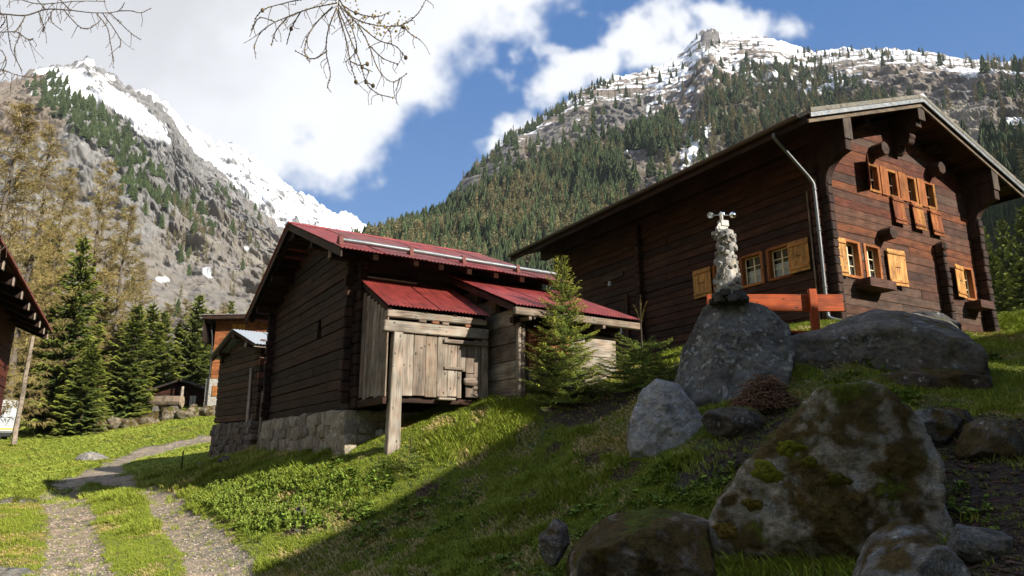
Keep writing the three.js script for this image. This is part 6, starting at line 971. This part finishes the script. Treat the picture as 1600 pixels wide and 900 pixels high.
// ---------------------------------------------------------------- turf, herbs, gravel
{
  const R = rng(91);
  const blades = (n, h, spread, w, cols, seed) => { const r = rng(seed), s = new Soup(); for (let i = 0; i < n; i++) { const a = r() * 6.283, q = Math.sqrt(r()) * spread, b = V(Math.cos(a) * q, -.005, Math.sin(a) * q), l = h * (.45 + .7 * r()), le = r() * 6.283, ln = .25 + .55 * r(), t = V(Math.cos(le) * ln, 1, Math.sin(le) * ln).normalize().multiplyScalar(l), m = b.clone().addScaledVector(t, .55), e = b.clone().add(t).add(V(Math.cos(le) * l * .25, -l * .12, Math.sin(le) * l * .25)), sd = V(-Math.sin(le + .7), 0, Math.cos(le + .7)).multiplyScalar(w * (.6 + .7 * r())), k = cols[Math.floor(r() * cols.length)]; s.tri(b.clone().add(sd), b.clone().sub(sd), m.clone().addScaledVector(sd, .75), k); s.tri(b.clone().sub(sd), m.clone().addScaledVector(sd, -.75), m.clone().addScaledVector(sd, .75), k); s.tri(m.clone().addScaledVector(sd, .75), m.clone().addScaledVector(sd, -.75), e, k); } return s.geo(); };
  const green = [[.165, .225, .022], [.20, .255, .026], [.135, .19, .024], [.24, .27, .035], [.18, .235, .02], [.225, .245, .04]], straw = [[.33, .27, .13], [.27, .215, .10], [.22, .22, .06]];
  const tufts = [blades(11, .055, .045, .0035, [...green, straw[2]], 1), blades(12, .075, .05, .0038, green, 2), blades(9, .05, .05, .0035, [...green, ...straw], 3), blades(14, .12, .06, .0045, green, 4)];
  const gm = new THREE.MeshPhysicalMaterial({ specularIntensity: .4, vertexColors: true, roughness: .8, side: THREE.DoubleSide });
  const inView = (x, y, z, mg = 1.12) => { const P = 13.3 * Math.PI / 180, q = y - 1.55, f = q * Math.sin(P) - z * Math.cos(P), u = q * Math.cos(P) + z * Math.sin(P); return f > .8 && Math.abs(x / f) < .741 * mg + .4 / f && u / f > -.417 * mg - .3 / f; };
  const lists = [[], [], [], []]; const far = [[], []];
  const inBarn = (x, z) => { const dx = x + 2.874, dz = z + 12.435, c = Math.cos(.5576), s = Math.sin(.5576), a = dx * c - dz * s, b = dx * s + dz * c; return a > -.03 && a < 4.3 && b < (a > 2.1 ? 2.2 : -.0) && b > -6.3; };
  const inHouse = (x, z) => { const dx = x - 6.53, dz = z + 13.766, c = Math.cos(.5199), s = Math.sin(.5199), a = dx * c - dz * s, b = dx * s + dz * c; return a > 0 && a < 5.9 && b < 0 && b > -10.3; };
  let n = 0, tries = 0; while (n < 230000 && tries++ < 900000) {
    // nearer ground gets more tufts
    const d = 3.2 + 17 * Math.pow(R(), .75), az = (R() * 2 - 1) * .88, x = Math.tan(az) * d * .92, z = -d; if (Math.hypot(x, z) > 26) continue;
    const p = pathAt(x, z); if (p > -.01 && R() > .05) continue; const so = soilAt(x, z); if (so > .02 && R() > .07) continue; if (inBarn(x, z) || inHouse(x, z)) continue;
    const y = groundY(x, z); if (!inView(x, y, z)) continue;
    const patch = fbm(x * .9, z * .9, 5.5, 3), dry = fbm(x * 1.6 + 7, z * 1.6, 2.5, 3), sc = (.62 + .45 * R()) * (1 + .5 * patch) * (p > -.25 ? .7 : 1) * lerp(1, 1.55, smooth(9, 20, d));
    const k = dry > .16 ? 2 : patch > .22 && R() < .5 ? 3 : R() < .5 ? 0 : 1, tn = .95 + .38 * R(), yl = clamp(dry * .8);
    lists[k].push([x, y, z, sc, sc * (.85 + .4 * R()), R() * 6.283, [tn * (1 + yl * .35), tn, tn * (1 - yl * .2)]]); n++;
  }
  lists.forEach((l, i) => l.length && instanced('grass', tufts[i], gm, l));
  const farT = [blades(16, .13, .16, .010, [...green, straw[2]], 5), blades(14, .11, .16, .010, [...green, ...straw], 6)]; n = 0; tries = 0;
  while (n < 42000 && tries++ < 200000) { const d = 15 + 36 * Math.pow(R(), .8), x = lerp(-46, -6, R()) * d / 45 - 3, z = -d, p = pathAt(x, z); if (p > -.02) continue; const y = groundY(x, z); if (!inView(x, y, z) || inBarn(x, z)) continue; const dry = fbm(x * .5, z * .5, 2.5, 3), tn = 1 + .3 * R(); far[dry > .3 ? 1 : 0].push([x, y, z, .8 + .5 * R(), .7 + .4 * R(), R() * 6.28, [tn * (1 + .3 * clamp(dry)), tn, tn]]); n++; }
  far.forEach((l, i) => l.length && instanced('grass', farT[i], gm, l));
  // herbs: rosettes of broad leaves
  const leaf = (s, b, d, l, w, k) => { const sd = V(-d.z, 0, d.x).normalize().multiplyScalar(w), m = b.clone().addScaledVector(d, l * .5), e = b.clone().addScaledVector(d, l); m.y += l * .12; e.y -= l * .10; s.tri(b, m.clone().add(sd), m.clone().sub(sd), k); s.tri(m.clone().add(sd), e, m.clone().sub(sd), k); };
  const rosette = (nl, l, up, seed, cs) => { const r = rng(seed), s = new Soup(); for (let i = 0; i < nl; i++) { const a = i / nl * 6.283 * 1.6 + r(), q = up * (.3 + r()); leaf(s, V(0, q * .06, 0), V(Math.cos(a), q, Math.sin(a)).normalize(), l * (.6 + .6 * r()), l * (.22 + .1 * r()), cs[Math.floor(r() * cs.length)]); } return s.geo(); };
  const lc = [[.155, .235, .03], [.195, .27, .035], [.12, .19, .028], [.23, .28, .05]], herbs = [rosette(9, .07, .5, 11, lc), rosette(12, .055, .9, 12, lc), rosette(7, .10, .6, 13, lc)], hl = [[], [], []];
  const spots = [[-2.6, -10.4, 1.0, 700], [-1.2, -9.4, .9, 260], [-3.6, -11.7, .8, 500], [.6, -8.3, 1.2, 220], [2.0, -7.5, .5, 160], [2.1, -5.0, .5, 90], [3.7, -5.7, .6, 60], [1.2, -7.2, .8, 160], [5.4, -9.4, .8, 160], [3.5, -7.3, .6, 120], [4.4, -8.6, .6, 120], [-.5, -7.4, 1.0, 140], [6.6, -10.4, .7, 160], [4.6, -5.8, .5, 70], [1.7, -8.1, .3, 110], [3.0, -4.5, .4, 70]];
  for (const [cx, cz, r, m] of spots) for (let i = 0; i < m; i++) { const a = R() * 6.283, q = Math.sqrt(R()) * r, x = cx + Math.cos(a) * q, z = cz + Math.sin(a) * q * .8; if (fbm(x * 2.1, z * 2.1, 7.1, 2) < -.1 || pathAt(x, z) > -.1) continue; hl[Math.floor(R() * 3)].push([x, groundY(x, z) + .01, z, .5 + .65 * R(), .5 + .7 * R(), R() * 6.28, .75 + .45 * R()]); }
  hl.forEach((l, i) => instanced('herbs', herbs[i], gm, l));
  // the leafy bank beside the path
  const bank = [], stalk = rosette(14, .042, 1.5, 14, [...lc, [.21, .30, .04]]); for (let i = 0; i < 2800; i++) { const t = R(), cx = lerp(-5.6, -3.05, t), cz = lerp(-13.4, -10.2, t), a = R() * 6.283, q = Math.sqrt(R()), x = cx + Math.cos(a) * q * 1.05, z = cz + Math.sin(a) * q * .9, f = fbm(x * 1.5, z * 1.5, 4.1, 3); if (pathAt(x, z) > -.12 || f < -.25) continue; const hgt = (.07 + .14 * f) * (1 - q * q) * R(); bank.push([x, groundY(x, z) + hgt, z, .7 + .6 * R(), .6 + .6 * R(), R() * 6.28, .75 + .5 * R(), (R() - .5) * .9, (R() - .5) * .9]); }
  instanced('leafy_ground_cover', stalk, gm, bank);
  // gravel on the ruts, crumbs and chips of wood on bare soil
  const chip = rubbleStone(1, .6, .8, 3); chip.setAttribute('color', new THREE.Float32BufferAttribute(new Float32Array(chip.attributes.position.count * 3).fill(1), 3));
  const gl = [], sl = []; tries = 0; while (gl.length < 5000 && tries++ < 200000) { const d = 5 + 22 * Math.pow(R(), 1.3), x = lerp(-16, -1, R()) * d / 20 - 1, z = -d, p = pathAt(x, z); if (p < -.06 || (p < .02 && R() < .5)) continue; const y = groundY(x, z); if (!inView(x, y, z)) continue; const s = .005 + .016 * Math.pow(R(), 5) + .005 * R(), k = .75 + .4 * R(); gl.push([x, y + s * .15, z, s * 1.6, s * 1.3, R() * 6, [.40 * k, .335 * k, .255 * k]]); }
  instanced('gravel', chip, new THREE.MeshStandardMaterial({ roughness: 1 }), gl);
  tries = 0; while (sl.length < 11000 && tries++ < 200000) { const [a, c, r] = soilSpots[Math.floor(R() * soilSpots.length)], x = a + (R() * 2 - 1) * r * 1.2, z = c + (R() * 2 - 1) * r * 1.2; if (soilAt(x, z) < 0) continue; const s = .006 + .03 * Math.pow(R(), 3), k = .5 + .8 * R(); sl.push([x, groundY(x, z) + s * .2, z, s * 1.7, s, R() * 6, [.10 * k, .068 * k, .045 * k]]); }
  instanced('soil_crumbs', chip, new THREE.MeshStandardMaterial({ roughness: 1 }), sl);
  const stick = new THREE.CylinderGeometry(.5, .5, 1, 5).rotateZ(Math.PI / 2).scale(1, .03, .03), kl = []; for (let i = 0; i < 2400; i++) { const [a, c, r] = soilSpots[Math.floor(R() * soilSpots.length)], x = a + (R() * 2 - 1) * r * 1.5, z = c + (R() * 2 - 1) * r * 1.5; kl.push([x, groundY(x, z) + .012, z, .04 + .16 * R() * R(), .3, R() * 6, [.16, .11, .07].map(v => v * (.5 + R())), (R() - .5) * .5, (R() - .5) * .5]); }
  instanced('dead_stalks', stick, new THREE.MeshStandardMaterial({ roughness: 1 }), kl);
}
// faint haze of the valley air
scene.fog = new THREE.FogExp2(new THREE.Color().setRGB(.72, .80, .92), 0.00006);
renderer.render(scene, camera);
